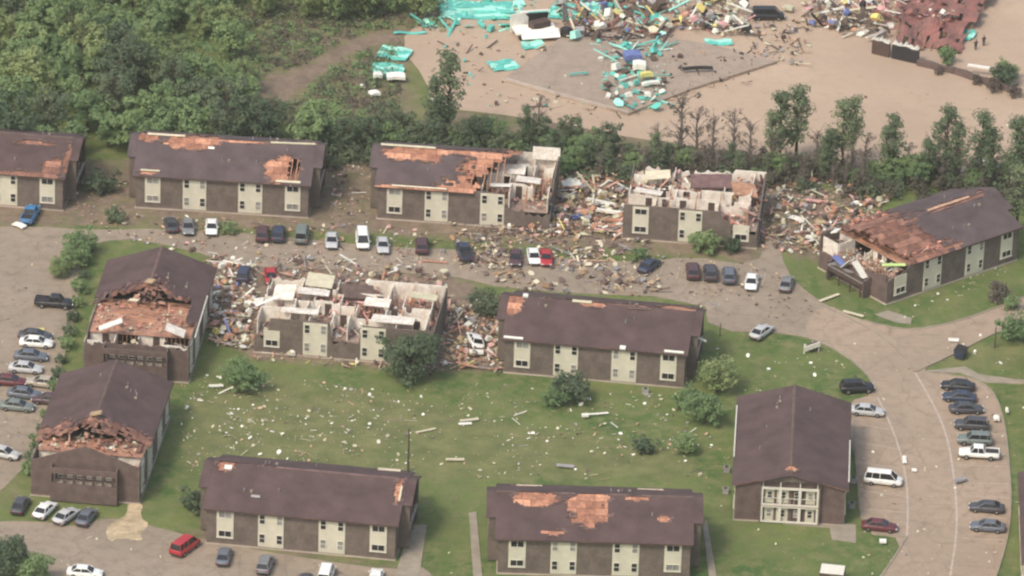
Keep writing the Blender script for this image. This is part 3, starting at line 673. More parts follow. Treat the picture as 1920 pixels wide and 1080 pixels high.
def make_car(kind):
    root = bpy.data.objects.new('parked_' + {'sedan': 'car', 'suv': 'suv', 'pickup': 'pickup_truck', 'van': 'van'}[kind], None); COL.objects.link(root)
    S = {'sedan': dict(L=4.7, w=.90, st=[(-2.35, .72, .42, .80), (-2.25, .84, .30, .90), (-1.7, .90, .25, .96), (-.9, .90, .22, .97), (.8, .90, .22, .94), (1.6, .89, .25, .86), (2.2, .82, .28, .74), (2.35, .70, .40, .62)], cab=(-1.75, -1.05, .35, 1.15), h=1.43),
         'suv': dict(L=4.7, w=.93, st=[(-2.35, .80, .45, 1.0), (-2.28, .90, .38, 1.10), (-1.6, .93, .34, 1.12), (.9, .93, .32, 1.12), (1.7, .92, .35, 1.04), (2.25, .86, .38, .92), (2.35, .74, .5, .80)], cab=(-2.2, -1.9, .45, 1.15), h=1.74),
         'van': dict(L=5.1, w=.97, st=[(-2.55, .86, .45, 1.05), (-2.48, .95, .36, 1.12), (-1.6, .97, .30, 1.12), (1.2, .97, .30, 1.12), (1.95, .95, .33, 1.02), (2.45, .88, .36, .86), (2.55, .74, .5, .74)], cab=(-2.42, -2.2, 1.0, 1.85), h=1.95),
         'pickup': dict(L=5.5, w=.97, st=[(-2.75, .88, .5, 1.0), (-2.7, .95, .45, 1.06), (-1.2, .97, .42, 1.06), (1.1, .97, .42, 1.10), (1.9, .96, .42, 1.08), (2.6, .90, .45, .98), (2.75, .80, .55, .88)], cab=(-.75, -.5, .75, 1.25), h=1.80)}[kind]
    b = MB(); b.loft([rsec(*s) for s in S['st']]); b.build('body', M['white'], root, True)
    w, h = S['w'], S['h']; c0, c1, c2, c3 = S['cab']; zb = S['st'][3][3] - .03
    g = MB()
    g.loft([[(c0, -w * .86, zb), (c0, w * .86, zb), (c3, w * .86, zb), (c3, -w * .86, zb)], [(c1, -w * .70, h - .05), (c1, w * .70, h - .05), (c2, w * .70, h - .05), (c2, -w * .70, h - .05)]]); g.build('windows', M['glass'], root)
    r = MB(); r.loft([[(c1 - .03, -w * .72, h - .06), (c1 - .03, w * .72, h - .06), (c2 + .05, w * .72, h - .06), (c2 + .05, -w * .72, h - .06)], [(c1 + .15, -w * .62, h + .01), (c1 + .15, w * .62, h + .01), (c2 - .12, w * .62, h + .01), (c2 - .12, -w * .62, h + .01)]]); r.build('roof_panel', M['white'], root)
    # pillars
    pl = MB()
    for s in (-1, 1):
        pl.tube((c0 + .02, s * w * .865, zb), (c1, s * w * .71, h - .04), .05, .05, 4); pl.tube((c3 - .02, s * w * .865, zb), (c2, s * w * .71, h - .04), .045, .045, 4)
        m = (c0 + c3) / 2 - .1; pl.tube((m, s * w * .868, zb), (m, s * w * .708, h - .04), .05, .05, 4)
        if kind in ('van', 'suv'): pl.tube((m - 1.1, s * w * .868, zb), (m - 1.0, s * w * .708, h - .04), .05, .05, 4)
    pl.build('pillars', M['white'], root)
    if kind == 'pickup':
        bd = MB(); bd.b2(-2.62, -.85, -w * .80, w * .80, 1.062, 1.072); bd.build('bed', M['dark'], root)
        for s in (-1, 1):
            q = MB(); q.b2(-2.66, -.80, s * w * .86 - .06, s * w * .86 + .06, 1.0, 1.22); q.build('bed_side', M['white'], root)
        q = MB(); q.b2(-2.72, -2.64, -w * .8, w * .8, 1.0, 1.22); q.build('tailgate', M['white'], root)
    wr = .33 if kind in ('sedan', 'van') else .38; L = S['L']
    for x in (-L * .295, L * .31):
        for s in (-1, 1):
            t = MB(); t.tube((x, s * (w - .17), wr), (x, s * (w + .02), wr), wr, wr, 14); to = t.build('wheel', M['tyre'], root)
            t = MB(); t.tube((x, s * (w + .0), wr), (x, s * (w + .035), wr), wr * .6, wr * .55, 10); t.build('rim', M['rim'], to)
    fx = S['st'][-1][0]; rx = S['st'][0][0]; fz = S['st'][-1][3]; rz = S['st'][0][3]
    for s in (-1, 1):
        q = MB(); q.box((fx - .06, s * w * .66, fz - .02), (.20, .34, .14)); q.build('headlight', M['lamp'], root)
        q = MB(); q.box((rx + .05, s * w * .70, rz - .08), (.16, .26, .16)); q.build('taillight', M['tail'], root)
    q = MB(); q.box((fx + .0, 0, .48), (.1, w * 1.5, .16)); q.build('bumper', M['dark'], root)
    q = MB(); q.box((rx - .0, 0, .52), (.1, w * 1.5, .16)); q.build('bumper', M['dark'], root)
    for s in (-1, 1):
        q = MB(); q.box((c3 - .35, s * (w + .07), zb + .08), (.12, .18, .12)); q.build('mirror', M['white'], root)
    return root
PROTO = {}
VEH = {'sedan': 'car', 'suv': 'suv', 'pickup': 'pickup truck', 'van': 'van'}
def car(kind, px, py, ang, col, label, tilt=0, z=.05, group=None):
    if kind not in PROTO: o = PROTO[kind] = make_car(kind); first = True
    else: o = copy_tree(PROTO[kind]); first = False
    p = G(px, py, .7); o.location = (p.x, p.y, z); o.rotation_euler = (R_(tilt), 0, R_(ang))
    o['label'] = label; o['category'] = VEH[kind]
    if group: o['group'] = group
    for ch in o.children:
        if ch.name.split('.')[0] in ('body', 'roof_panel', 'pillars', 'mirror', 'bed_side', 'tailgate'):
            ch.material_slots[0].link = 'OBJECT'; ch.material_slots[0].material = paint(col)
    return o
g1 = 'cars parked along the back row lot'; g2 = 'cars parked beside the curved road'; g3 = 'cars parked in the left side lot'; g4 = 'cars parked in the service lot'
CARS = [
 ('pickup', 57, 402, 80, 'blue', 'bright blue pickup truck before the block at the left frame edge', g1),
 ('sedan', 321, 420, 100, 'charcoal', 'dark car first in the trio before the left end of the orange holed block', g1),
 ('sedan', 353, 424, -86, 'grey', 'grey car between a dark car and a white car at the back row', g1),
 ('sedan', 397, 425, -88, 'white', 'white car ending the trio left of the green shrubs in the back row', g1),
 ('suv', 492, 438, 92, 'wine', 'dark brown suv left of the dark blue one in the back row', g1),
 ('suv', 522, 438, 90, 'navy', 'dark blue suv between the brown and the grey green one', g1),
 ('van', 566, 440, 88, 'greengrey', 'grey green van with tall body in the back row', g1),
 ('sedan', 622, 450, -88, 'silver', 'silver car parked alone left of the white van', g1),
 ('van', 680, 450, -86, 'white', 'white van standing in the back row facing the road', g1),
 ('sedan', 718, 459, -86, 'silver', 'silver car just right of the white van', g1),
 ('suv', 791, 460, 92, 'wine', 'dark maroon suv parked below the second window strip of the half roofless block', g1),
 ('pickup', 871, 472, 100, 'navy', 'navy blue pickup truck below the broken right half of the block', g1),
 ('sedan', 967, 482, -90, 'wine', 'dusty dark car left of the white one paired with the red car', g1),
 ('sedan', 1001, 480, -84, 'white', 'white car touching the small red car in the back row', g1),
 ('sedan', 1024, 482, -88, 'red', 'small red car right of the white one in the back row', g1),
 ('sedan', 1217, 497, 62, 'navy', 'dark blue car turned askew in the littered lot', g1),
 ('suv', 1299, 508, 92, 'wine', 'dark maroon suv first of the four before the roofless block', g1),
 ('suv', 1332, 511, 92, 'charcoal', 'charcoal suv second of the four before the roofless block', g1),
 ('suv', 1367, 516, 90, 'slate', 'dark slate suv left of the clean white car', g1),
 ('sedan', 1409, 528, -94, 'white', 'clean white car last in the row left of the driveway', g1),
 ('sedan', 1475, 531, 80, 'grey', 'grey car right of the driveway beside the angled block', g1),
 ('sedan', 1428, 621, 58, 'silver', 'pale silver car half on the grass at the inner edge of the road bend', None),
 ('suv', 1607, 726, 10, 'black', 'black suv at the top of the parking bay beside the end on block', g2),
 ('sedan', 1626, 769, -6, 'silver', 'silver car just below the black suv by the end on block', g2),
 ('van', 1656, 899, -9, 'white', 'white van in the nearly empty bay beside the end on block', g2),
 ('sedan', 1649, 985, -7, 'maroon', 'maroon car at the bottom of the bay near the porch pad', g2),
 ('sedan', 1796, 722, 172, 'black', 'black car topmost in the right hand bay of the curved road', g2),
 ('sedan', 1799, 743, 174, 'navy', 'dark blue car second from the top in the right hand bay', g2),
 ('sedan', 1812, 765, 4, 'charcoal', 'charcoal car third from the top in the right hand bay', g2),
 ('suv', 1822, 796, 176, 'charcoal', 'charcoal suv above the green grey car in the right hand bay', g2),
 ('suv', 1828, 824, 178, 'greengrey', 'green grey suv directly above the white pickup truck', g2),
 ('pickup', 1836, 850, 176, 'white', 'white pickup truck in the right hand bay', g2),
 ('sedan', 1850, 950, 174, 'charcoal', 'dark car upper of the lone pair in the lower right bay', g2),
 ('sedan', 1852, 986, 174, 'slate', 'slate blue car lower of the lone pair in the lower right bay', g2),
 ('pickup', 102, 567, -6, 'black', 'black pickup truck standing alone across the left lot', g3),
 ('sedan', 68, 641, -4, 'white', 'white car topmost of the stack of cars in the left lot', g3),
 ('sedan', 58, 666, -4, 'slate', 'slate grey car below the topmost white car in the left lot', g3),
 ('sedan', 48, 689, -6, 'silver', 'silver car in the middle of the cars in the left lot', g3),
 ('sedan', 18, 713, -6, 'maroon', 'maroon car by the left frame edge in the left lot', g3),
 ('sedan', 80, 716, 170, 'tan', 'tan car between the maroon one and the hedge strip', g3),
 ('sedan', 46, 737, -8, 'slate', 'blue grey car second from the bottom in the left lot', g3),
 ('sedan', 32, 760, -8, 'greengrey', 'green grey car lowest of the closely parked cars in the left lot', g3),
 ('sedan', 92, 748, 172, 'wine', 'dark wine car beside the hedge strip next to the blue grey car', g3),
 ('sedan', 66, 628, -5, 'charcoal', 'dark car behind the topmost white car under the yellowish strip', g3),
 ('sedan', 6, 848, -20, 'silver', 'silver car at the left frame edge beside the long hedge strip', g3),
 ('sedan', 38, 946, 80, 'charcoal', 'dark car at the far left of the service lot', g4),
 ('sedan', 84, 955, 68, 'white', 'white car next to the dark car in the service lot', g4),
 ('sedan', 124, 966, 60, 'silver', 'pale silver car slanted beside the white one in the service lot', g4),
 ('sedan', 162, 968, 74, 'slate', 'dark slate car in the service lot next to the sandy patch', g4),
 ('van', 347, 1024, 60, 'red', 'bright red van at the corner of the bottom apartment block', g4),
 ('sedan', 420, 1042, 86, 'slate', 'slate car nosed towards the first window strip of the bottom block', g4),
 ('suv', 497, 1058, 82, 'grey', 'grey suv below the second window strip of the bottom block', g4),
 ('van', 611, 1078, 84, 'white', 'white van below the third window strip cut by the bottom frame edge', g4),
 ('sedan', 705, 1082, 88, 'white', 'white car below the last window strip cut by the bottom frame edge', g4),
 ('sedan', 572, 1090, 86, 'charcoal', 'dark car left of the white van at the bottom frame edge', g4),
 ('sedan', 159, 1072, -4, 'white', 'white car alone in the open service lot at the bottom', g4),
 ('suv', 457, 514, 86, 'navy', 'dark navy suv half buried in wreckage behind the destroyed cream block', None),
 ('sedan', 508, 517, -84, 'red', 'red car in the wreckage behind the destroyed cream block', None),
]
for k, x, y, a, c, lb, gr in CARS: car(k, x, y, a, c, lb, group=gr)
car('sedan', 889, 640, 104, 'white', 'wrecked white car lying tilted in the rubble left of the intact centre block', tilt=14, z=.25)

# ------------------------------------------------------------------ trees
def leafquads(mb, rg, c, r, n, s, flat=.8):
    for _ in range(n):
        d = Vector((rg.gauss(0, 1), rg.gauss(0, 1), rg.gauss(0, 1))).normalized() * (r * rg.uniform(.55, 1.05)); d.z *= flat
        p = c + d; nn = (d.normalized() * .7 + Vector((rg.gauss(0, .32), rg.gauss(0, .32), .55 + rg.gauss(0, .3)))).normalized(); a = nn.cross(Vector((rg.gauss(0, 1), rg.gauss(0, 1), rg.gauss(0, 1)))).normalized(); b = nn.cross(a)
        q = s * rg.uniform(.6, 1.3)
        mb.add([p - a * q, p + b * q * .7, p + a * q, p - b * q * .7], [(0, 1, 2, 3)])
TREES = {}
def tree_proto(key, h, rad, seed, leaf, trunk='trunk', clumps=38, per=55, ls=.28, base=.28, kind='round', name='tree'):
    rg = random.Random(seed); root = bpy.data.objects.new(name, None); COL.objects.link(root)
    t = MB(); cr = MB(); tip = Vector((rg.uniform(-.4, .4), rg.uniform(-.4, .4), h * .8)); r0 = .035 * h * (.7 if kind == 'pine' else 1)
    prev = Vector((0, 0, -.2)); pr = r0
    for k in range(1, 7):
        q = Vector((tip.x * k / 6 + rg.uniform(-.12, .12), tip.y * k / 6 + rg.uniform(-.12, .12), h * (.95 if kind != 'round' else .8) * k / 6)); nr = r0 * (1 - k / 6.6)
        t.tube(prev, q, pr, nr, 7, False); prev, pr = q, nr
    for i in range(clumps):
        if kind == 'round':
            while True:
                v = Vector((rg.uniform(-1, 1), rg.uniform(-1, 1), rg.uniform(-1, 1)))
                if .25 < v.length < 1: break
            lump = 1 + .6 * noise.noise(v * 1.8 + Vector((seed, 0, 0)))
            c = Vector((v.x * rad * .82 * lump, v.y * rad * .82 * lump, h * (base + (1 - base) * .5) + v.z * h * (1 - base) * .42 * lump)); r = rad * rg.uniform(.18, .32)
        else:
            zf = rg.uniform(base, 1) ; prof = {'pine': (1.05 - zf) * 1.1 + .25 if zf > .55 else .55 * rg.random() + .25, 'bare': .8}[kind]
            a = rg.uniform(0, 6.28); d = rad * prof * rg.uniform(.15, 1); c = Vector((math.cos(a) * d, math.sin(a) * d, h * zf)); r = rad * rg.uniform(.16, .34)
        if i % 2 == 0 or kind != 'round':
            zb = max(h * .2, c.z - abs(c.xy.length) * .6 - .4); s = Vector((tip.x * zb / h, tip.y * zb / h, min(zb, h * .78)))
            m = s.lerp(c, .55) + Vector((0, 0, .15 * h * .2)); t.tube(s, m, r0 * .28, r0 * .17, 5, False); t.tube(m, c, r0 * .17, r0 * .05, 4, False)
        if kind == 'bare':
            for _ in range(4):
                e = c + Vector((rg.uniform(-1, 1), rg.uniform(-1, 1), rg.uniform(-.3, 1))) * .9; t.tube(c, e, r0 * .06, r0 * .02, 3, False)
            if rg.random() < .6: continue
        leafquads(cr, rg, c, r, per, ls)
    t.build('trunk', M[trunk], root); cr.build('crown', M[leaf], root)
    TREES[key] = [root, False]
def tree(key, x, y, label, s=1.0, rz=None, group=None, cat='tree', sz=None, wz=0):
    e = TREES[key]
    if not e[1]: o = e[0]; e[1] = True
    else: o = copy_tree(e[0])
    o.location = (x, y, wz); o.rotation_euler = (0, 0, rz if rz is not None else (x * 13.7 + y * 7.1) % 6.28); o.scale = (s, s, sz or s)
    o['label'] = label; o['category'] = cat
    if group: o['group'] = group
    return o
for i in range(4): tree_proto(('g', i), 8.5 + i * .6, 3.6 + .3 * i, 20 + i, ('leaf', 'leaf', 'leaf_l', 'leaf_d')[i], clumps=46, per=46, ls=.30, base=.12, name='leafy_tree')
tree_proto('big', 7.8, 4.4, 31, 'leaf_d', clumps=90, per=60, ls=.22, base=.08, name='round_tree')
tree_proto('small', 5.2, 3.2, 32, 'leaf', clumps=50, per=42, ls=.22, base=.08, name='small_tree')
tree_proto('smalld', 4.6, 3.0, 33, 'leaf_d', clumps=50, per=40, ls=.22, base=.05, name='small_tree')
tree_proto('light', 6.0, 4.0, 34, 'leaf_l', clumps=55, per=42, ls=.24, base=.08, name='small_tree')
for i in range(3): tree_proto(('p', i), 12 + i, 3.5 + .3 * i, 40 + i, 'pine', 'trunk', clumps=56, per=30, ls=.22, base=.30, kind='pine', name='pine_tree')
for i in range(2): tree_proto(('b', i), 10 + i * 2, 3.0, 50 + i, 'brush', 'trunk_g', clumps=34, per=18, ls=.2, base=.25, kind='bare', name='bare_tree')
tree_proto('bush', 2.6, 1.9, 60, 'leaf', clumps=26, per=30, ls=.20, base=.0, name='shrub')
tree_proto('bushd', 2.4, 2.0, 61, 'leaf_d', clumps=26, per=30, ls=.20, base=.0, name='shrub')
tree_proto('bushb', 2.8, 2.0, 62, 'brush', 'trunk', clumps=26, per=22, ls=.18, base=.0, name='shrub')
rg = random.Random(5)
# wood in the upper left
def woods():
    pts = []
    tries = 0
    while len(pts) < 150 and tries < 9000:
        tries += 1; px = rg.uniform(-120, 800); py = rg.uniform(-120, 285)
        if px > 470 and py > 8 and not (px < 620 and py > 225) : continue
        if px > 280 and 40 < py < 150 and rg.random() < .75: continue
        if px > 340 + py * .4 and 140 < py < 200 and rg.random() < .5: continue
        p = G(px, py + 35)
        if py > 262 and px > 150: continue
        if any((p.x - q[0].x) ** 2 + (p.y - q[0].y) ** 2 < 3.7 ** 2 for q in pts): continue
        pts.append((p, px, py))
    for p, px, py in pts:
        low = py > 170
        k = rg.choice([0, 0, 1, 3, 3]) if low else rg.choice([0, 1, 2, 2, 1, 3])
        if px > 280 and py < 150: k = rg.choice([2, 2, 1])
        sec = ('behind the leftmost block' if px < 190 else 'behind the orange holed block' if px < 480 else 'by the meadow edge') if py > 120 else ('in the top left corner' if px < 160 else 'left of the scrub meadow' if px < 320 else 'above the scrub meadow')
        row = 'front row' if py > 205 else 'middle rows' if py > 90 else 'far rows'; kd = {0: 'mid green leafy', 1: 'tall green', 2: 'light green', 3: 'dark green'}[k]
        lb = f'{kd} tree, {row} of the wood {sec}'
        tree(('g', k), p.x, p.y, lb, rg.uniform(.7, 1.05) * (.8 if px > 280 and py < 150 else 1), group='trees of the wood behind the apartments')
woods()
# uneven small trees filling the belt
for i in range(64):
    px = 1030 + i * 14.5 + rg.uniform(-8, 8); kk = rg.choice([('b', 0), ('b', 1), ('p', 2), ('g', 0), ('g', 1), ('b', 1)]); p = G(px, 296 + px * .037 - rg.uniform(-2, 26))
    tree(kk, p.x, p.y, {'b': 'short stripped', 'p': 'short pine like', 'g': 'low leafy'}[kk[0]] + (' pale' if kk[1] == 1 else '') + ' tree in the ragged belt ' + ('behind the rubble gap' if px < 1175 else 'behind the roofless block' if px < 1430 else 'behind the strewn yard' if px < 1600 else 'left of the angled block top' if px < 1760 else 'above the angled block'), rg.uniform(.32, .55), group='small trees of the ragged belt')
# hedgerow between the apartments and the tan lot: uncounted undergrowth
def undergrowth():
    mb, mb2 = MB(), MB(); r = random.Random(9)
    for i in range(520):
        px = r.uniform(-60, 2000); base = 292 + px * .038 + (12 if px > 1500 else 0)
        py = base - r.uniform(-6, 52) * (1 if px < 1200 else .85)
        if px < 560: continue
        p = G(px, py); h = r.uniform(1.2, 3.4) * (1 if px < 1150 else .75)
        c = Vector((p.x, p.y, h * .5)); rr = r.uniform(1.0, 1.9)
        tgt = mb if (r.random() < (.85 if px < 1150 else .35)) else mb2
        for _ in range(4):
            leafquads(tgt, r, c + Vector((r.uniform(-1, 1), r.uniform(-1, 1), r.uniform(-.4, .6) * h)), rr * .7, 42, .24)
    a = mb.build('undergrowth', M['leaf_d'], kind='stuff'); a['label'] = 'dark green undergrowth along the tree line behind the back row'; a['category'] = 'undergrowth'
    b = mb2.build('brush', M['brush'], kind='stuff'); b['label'] = 'brown stripped brush along the tree line on the right'; b['category'] = 'brush'
undergrowth()
for i in range(30):
    px = 590 + i * 19 + rg.uniform(-8, 8); kk = rg.choice([0, 3, 3, 1])
    if px > 1160: break
    p = G(px, 285 + px * .03 - rg.uniform(10, 40)); tree(('g', kk), p.x, p.y, {0: 'mid green', 1: 'taller green', 3: 'dark green'}[kk] + ' tree in the tree line behind ' + ('the gap between the two middle back blocks' if px < 690 else 'the roofed half of the half roofless block' if px < 880 else 'the open half of the half roofless block' if px < 1040 else 'the rubble gap'), rg.uniform(.42, .62), group='trees of the dark tree line')
for (x, y, k, s) in ((838, 262, ('p', 0), 1.15), (815, 268, ('p', 1), .8), (1010, 262, ('b', 0), .7), (985, 285, ('p', 2), .55)):
    p = G(x, y); tree(k, p.x, p.y, {838: 'tallest ragged tree before the tan clearing, left of the slab', 815: 'shorter ragged tree just left of the tallest one', 1010: 'thin stripped tree by the slab corner', 985: 'small pine left of the thin stripped tree'}[x], s)
PINES = [(1462, 312, 0, 1.0, 'first full pine right of the stripped trees'), (1492, 306, 1, .95, 'pine with broad crown beside the first full one'), (1445, 318, 2, .7, 'short pine left of the pair of full pines'), (1578, 318, 1, .85, 'twin trunked looking pine before the tan lot'), (1596, 316, 2, .85, 'slim pine right of the twin one'), (1556, 325, 0, .6, 'low pine beneath the twin one'),
         (1672, 330, 0, .80, 'pine with narrow top left of the gap in the line'), (1660, 338, 2, .65, 'short pine against the narrow topped one'), (1770, 340, 1, .92, 'dense pine right of the gap in the line'), (1790, 344, 0, .8, 'pine leaning on the dense one'), (1838, 352, 2, .9, 'pine above the white wreckage'), (1856, 356, 0, .8, 'pine just right of the white wreckage'), (1902, 366, 1, .95, 'pine at the right frame edge'), (1925, 372, 2, .95, 'pine partly outside the right frame edge'),
         (1740, 345, 2, .5, 'smallest pine in the gap'), (1905, 440, 1, .85, 'dark pine behind the corner of the angled block')]
for x, y, k, s, lb in PINES: p = G(x, y); tree(('p', k), p.x, p.y, lb, s, group='pines along the tree line')
for x, y, k, s, lb in ((1275, 305, 1, 1.0, 'tall dead tree with bare trunk behind the roofless block'), (1305, 300, 0, .85, 'bare tree right of the tall dead one'), (1335, 308, 1, .7, 'bare tree third from the tall dead one'), (1232, 298, 0, .55, 'small bare tree left of the tall dead one'), (1375, 306, 0, .85, 'stripped tree left of the pines'), (1405, 312, 1, .65, 'stripped short tree next to the pines'), (1620, 330, 0, .7, 'bare tree between two pines'), (1700, 336, 0, .6, 'bare tree in the gap of the pine line'), (1530, 322, 1, .6, 'bare tree left of the twin pine')):
    p = G(x, y); tree(('b', k), p.x, p.y, lb, s, group='storm stripped trees')
for key, x, y, s, lb in (('big', 770, 712, 1.0, 'large round dark green tree in front of the destroyed cream block'), ('small', 462, 735, .85, 'small green tree on the lawn below the destroyed block'), ('small', 440, 715, .7, 'low green tree left of the small lawn tree'), ('smalld', 905, 590, .85, 'dark uprooted looking tree left of the intact centre block'), ('smalld', 930, 600, .6, 'dark low tree against the corner of the intact centre block'),
                         ('smalld', 1068, 752, .95, 'dark bushy tree in front of the second window strip of the centre block'), ('small', 1040, 762, .6, 'low green tree left of the dark bushy one'), ('light', 1345, 735, .85, 'light green tree right of the centre block'), ('small', 1320, 795, .95, 'green tree left of the end on block'), ('small', 1290, 770, .7, 'pale low tree below the light green tree'),
                         ('small', 1285, 850, .6, 'low green tree on the lawn right of the dark shrub'), ('small', 150, 480, .8, 'green tree at the top of the strip beside the left lot'), ('small', 135, 505, .75, 'green tree second on the strip beside the left lot'), ('light', 110, 520, .5, 'light low tree on the edge of the left lot'),
                         ('small', 1900, 640, .8, 'dark green tree by the side road at the right frame edge'), ('big', 10, 1085, .8, 'tree in the bottom left corner'), ('small', 60, 1095, .9, 'green tree at the bottom frame edge near the corner'),
                         ('smalld', 1745, 332, .8, 'dark round tree behind the angled block')):
    p = G(x, y); tree(key, p.x, p.y, lb, s)
for key, x, y, s, lb in (('bushd', 1208, 848, 1.0, 'dark twiggy shrub alone on the lawn left of the end on block'), ('bush', 1330, 472, 1.2, 'green shrub under the middle window panel of the roofless block'), ('bush', 1308, 468, 1.0, 'green shrub left of the one under the middle panel'), ('bushd', 1370, 470, 1.0, 'dark green shrub at the right of the roofless block front'), ('bush', 430, 440, .8, 'green shrub between the parked cars of the back row'), ('bush', 1895, 580, .8, 'shrub beside the side road'), ('bushd', 365, 955, 1.3, 'dark shrub against the end of the bottom apartment block'),
                         ('bushb', 1870, 565, 1.1, 'brown broken shrub on the grass by the side road'), ('bush', 1200, 490, .8, 'low shrub in the middle of the littered lot'), ('bushd', 215, 415, 1.0, 'dark shrub in the gap between the two left back row blocks'), ('bushd', 190, 360, 1.5, 'large dark shrub between the two left back row blocks')):
    p = G(x, y); tree(key, p.x, p.y, lb, s, cat='shrub')
# hedge strip beside the left lot
k = 0
for i in range(17):
    t = i / 16; px = 168 - 112 * t ** 1.1; py = 470 + 420 * t
    p = G(px, py); tree(rg.choice(['bushd', 'bush']), p.x, p.y, ('dark' if t < 0 else 'small') + ' shrub in the ' + ('upper' if t < .34 else 'middle' if t < .67 else 'lower') + ' part of the hedge strip beside the left lot', rg.uniform(.55, .85), group='shrubs of the hedge strip', cat='shrub')

# meadow scrub: uncounted
TRACK = [(455, 168), (500, 140), (570, 122), (640, 74), (760, 46), (770, 74), (655, 110), (600, 150), (550, 196), (470, 204)]
def scrub():
    mb = MB(); r = random.Random(12)
    for i in range(1000):
        px = r.uniform(280, 830); py = r.uniform(-20, 235)
        if inpoly(px, py, TRACK): continue
        if px > 700 and py > 20 + (800 - px) * .0 and px > 745 and py > 60: continue
        p = G(px, py); rr = r.uniform(.35, 1.3)
        leafquads(mb, r, Vector((p.x, p.y, rr * .4)), rr, 26, .22)
    b = MB()
    for i in range(900):
        px = r.uniform(440, 840); py = r.uniform(-20, 245)
        if (px > 745 and py > 55) or inpoly(px, py, TRACK): continue
        p = G(px, py); rr = r.uniform(.4, 1.4); leafquads(b, r, Vector((p.x, p.y, rr * .35)), rr, 22, .22)
    q = b.build('scrub', M['brush'], kind='stuff'); q['label'] = 'brown dry scrub on the meadow beside the tan lot'; q['category'] = 'scrub'
    o = mb.build('scrub', M['leaf'], kind='stuff'); o['label'] = 'low light green scrub on the meadow beside the tan lot'; o['category'] = 'scrub'
scrub()

# ------------------------------------------------------------------ debris
def irregular(rg, w, l, th):
    n = rg.randint(4, 7); pts = []
    for i in range(n):
        a = 6.283 * i / n + rg.uniform(-.25, .25); pts.append((math.cos(a) * l / 2 * rg.uniform(.75, 1.1), math.sin(a) * w / 2 * rg.uniform(.75, 1.1)))
    mb = MB(); mb.prism(pts, 0, th); return mb
def rot(rg, t=.3): return Matrix.Rotation(rg.uniform(0, 6.283), 3, 'Z') @ Matrix.Rotation(rg.gauss(0, t), 3, 'X') @ Matrix.Rotation(rg.gauss(0, t), 3, 'Y')
SH = []   # shared chunk meshes
rs = random.Random(77)
for i in range(10): SH.append(irregular(rs, rs.uniform(.3, .7), rs.uniform(.5, 1.1), .06))
for i in range(4):
    m = MB(); m.box((0, 0, .05), (rs.uniform(1.2, 2.6), .16, .07)); SH.append(m)
for i in range(3):
    m = MB(); m.box((0, 0, .2), (.6, .4, .4), taper=.8); SH.append(m)
def litter(name, label, spec, seed, even=False):
    """spec: list of (polygon px, count, size range, lift, {material: weight}); one stuff mesh per material"""
    r = random.Random(seed); acc = {}
    for poly, cnt, (s0, s1), lift, mats in spec:
        xs = [p[0] for p in poly]; ys = [p[1] for p in poly]; names = list(mats); wts = [mats[k] for k in names]; c = 0
        while c < cnt:
            x, y = r.uniform(min(xs), max(xs)), r.uniform(min(ys), max(ys))
            if not inpoly(x, y, poly): continue
            p = G(x, y)
            if not even and noise.noise(Vector((p.x * .16, p.y * .12, seed))) * 1.4 + .62 + r.uniform(-.3, .3) < r.random(): c += .12; continue
            c += 1; mk = r.choices(names, wts)[0]; s = s0 * .6 + (s1 * 1.25 - s0 * .6) * r.random() ** 2.8
            b = r.choice(SH if even or r.random() < .35 else SH[:10]); q = rot(r, .35); off = Vector((p.x, p.y, .10 + r.random() * lift))
            acc.setdefault(mk, MB()).add([q @ (Vector(v) * s) + off for v in b.v], b.f)
    nmz = {'white': 'white', 'creamscrap': 'cream', 'orange': 'orange', 'wood': 'wooden', 'brownscrap': 'brown', 'pink': 'pink', 'yellow': 'yellow', 'blue': 'blue', 'grey': 'grey', 'dark': 'black', 'teal': 'teal', 'teal_l': 'pale teal', 'drywall': 'plaster', 'red': 'red', 'lime': 'lime'}
    for mk, mb in acc.items():
        o = mb.build(name, M[mk], kind='stuff'); o['label'] = nmz[mk] + ' ' + label; o['category'] = 'debris'
mixA = {'white': 2, 'creamscrap': 3, 'wood': 4, 'brownscrap': 5, 'orange': 3, 'pink': 2, 'grey': 3}
mixH = {'white': 3, 'creamscrap': 3, 'wood': 3, 'brownscrap': 3, 'orange': 4, 'pink': 3, 'grey': 2, 'yellow': .5, 'dark': .6}
lawn = [(340, 740), (480, 700), (700, 730), (950, 720), (1280, 740), (1370, 860), (1330, 900), (880, 900), (400, 850), (340, 900)]
litter('lawn_debris', 'scraps scattered over the lawns', [
    (lawn, 760, (.16, .82), .0, {'white': 5, 'creamscrap': 5, 'wood': 1}), (lawn, 800, (.15, .6), 0, {'grey': 2, 'wood': 2, 'brownscrap': 2}),
    ([(330, 700), (700, 720), (700, 850), (340, 900)], 420, (.25, .8), 0, {'creamscrap': 4, 'white': 2, 'wood': 2}),
    ([(800, 880), (1920, 860), (1920, 1080), (790, 1080)], 90, (.2, .6), 0, {'white': 3, 'creamscrap': 3}),
    ([(1320, 640), (1560, 640), (1620, 720), (1400, 740)], 45, (.3, .9), 0, {'white': 3, 'creamscrap': 2, 'wood': 1}),
    ([(1480, 540), (1700, 600), (1900, 520), (1900, 480), (1650, 600)], 40, (.25, .7), 0, {'white': 3, 'creamscrap': 2}),
    ([(1740, 640), (1920, 600), (1920, 1080), (1880, 700)], 30, (.25, .8), 0, {'white': 3, 'creamscrap': 2})], 100)
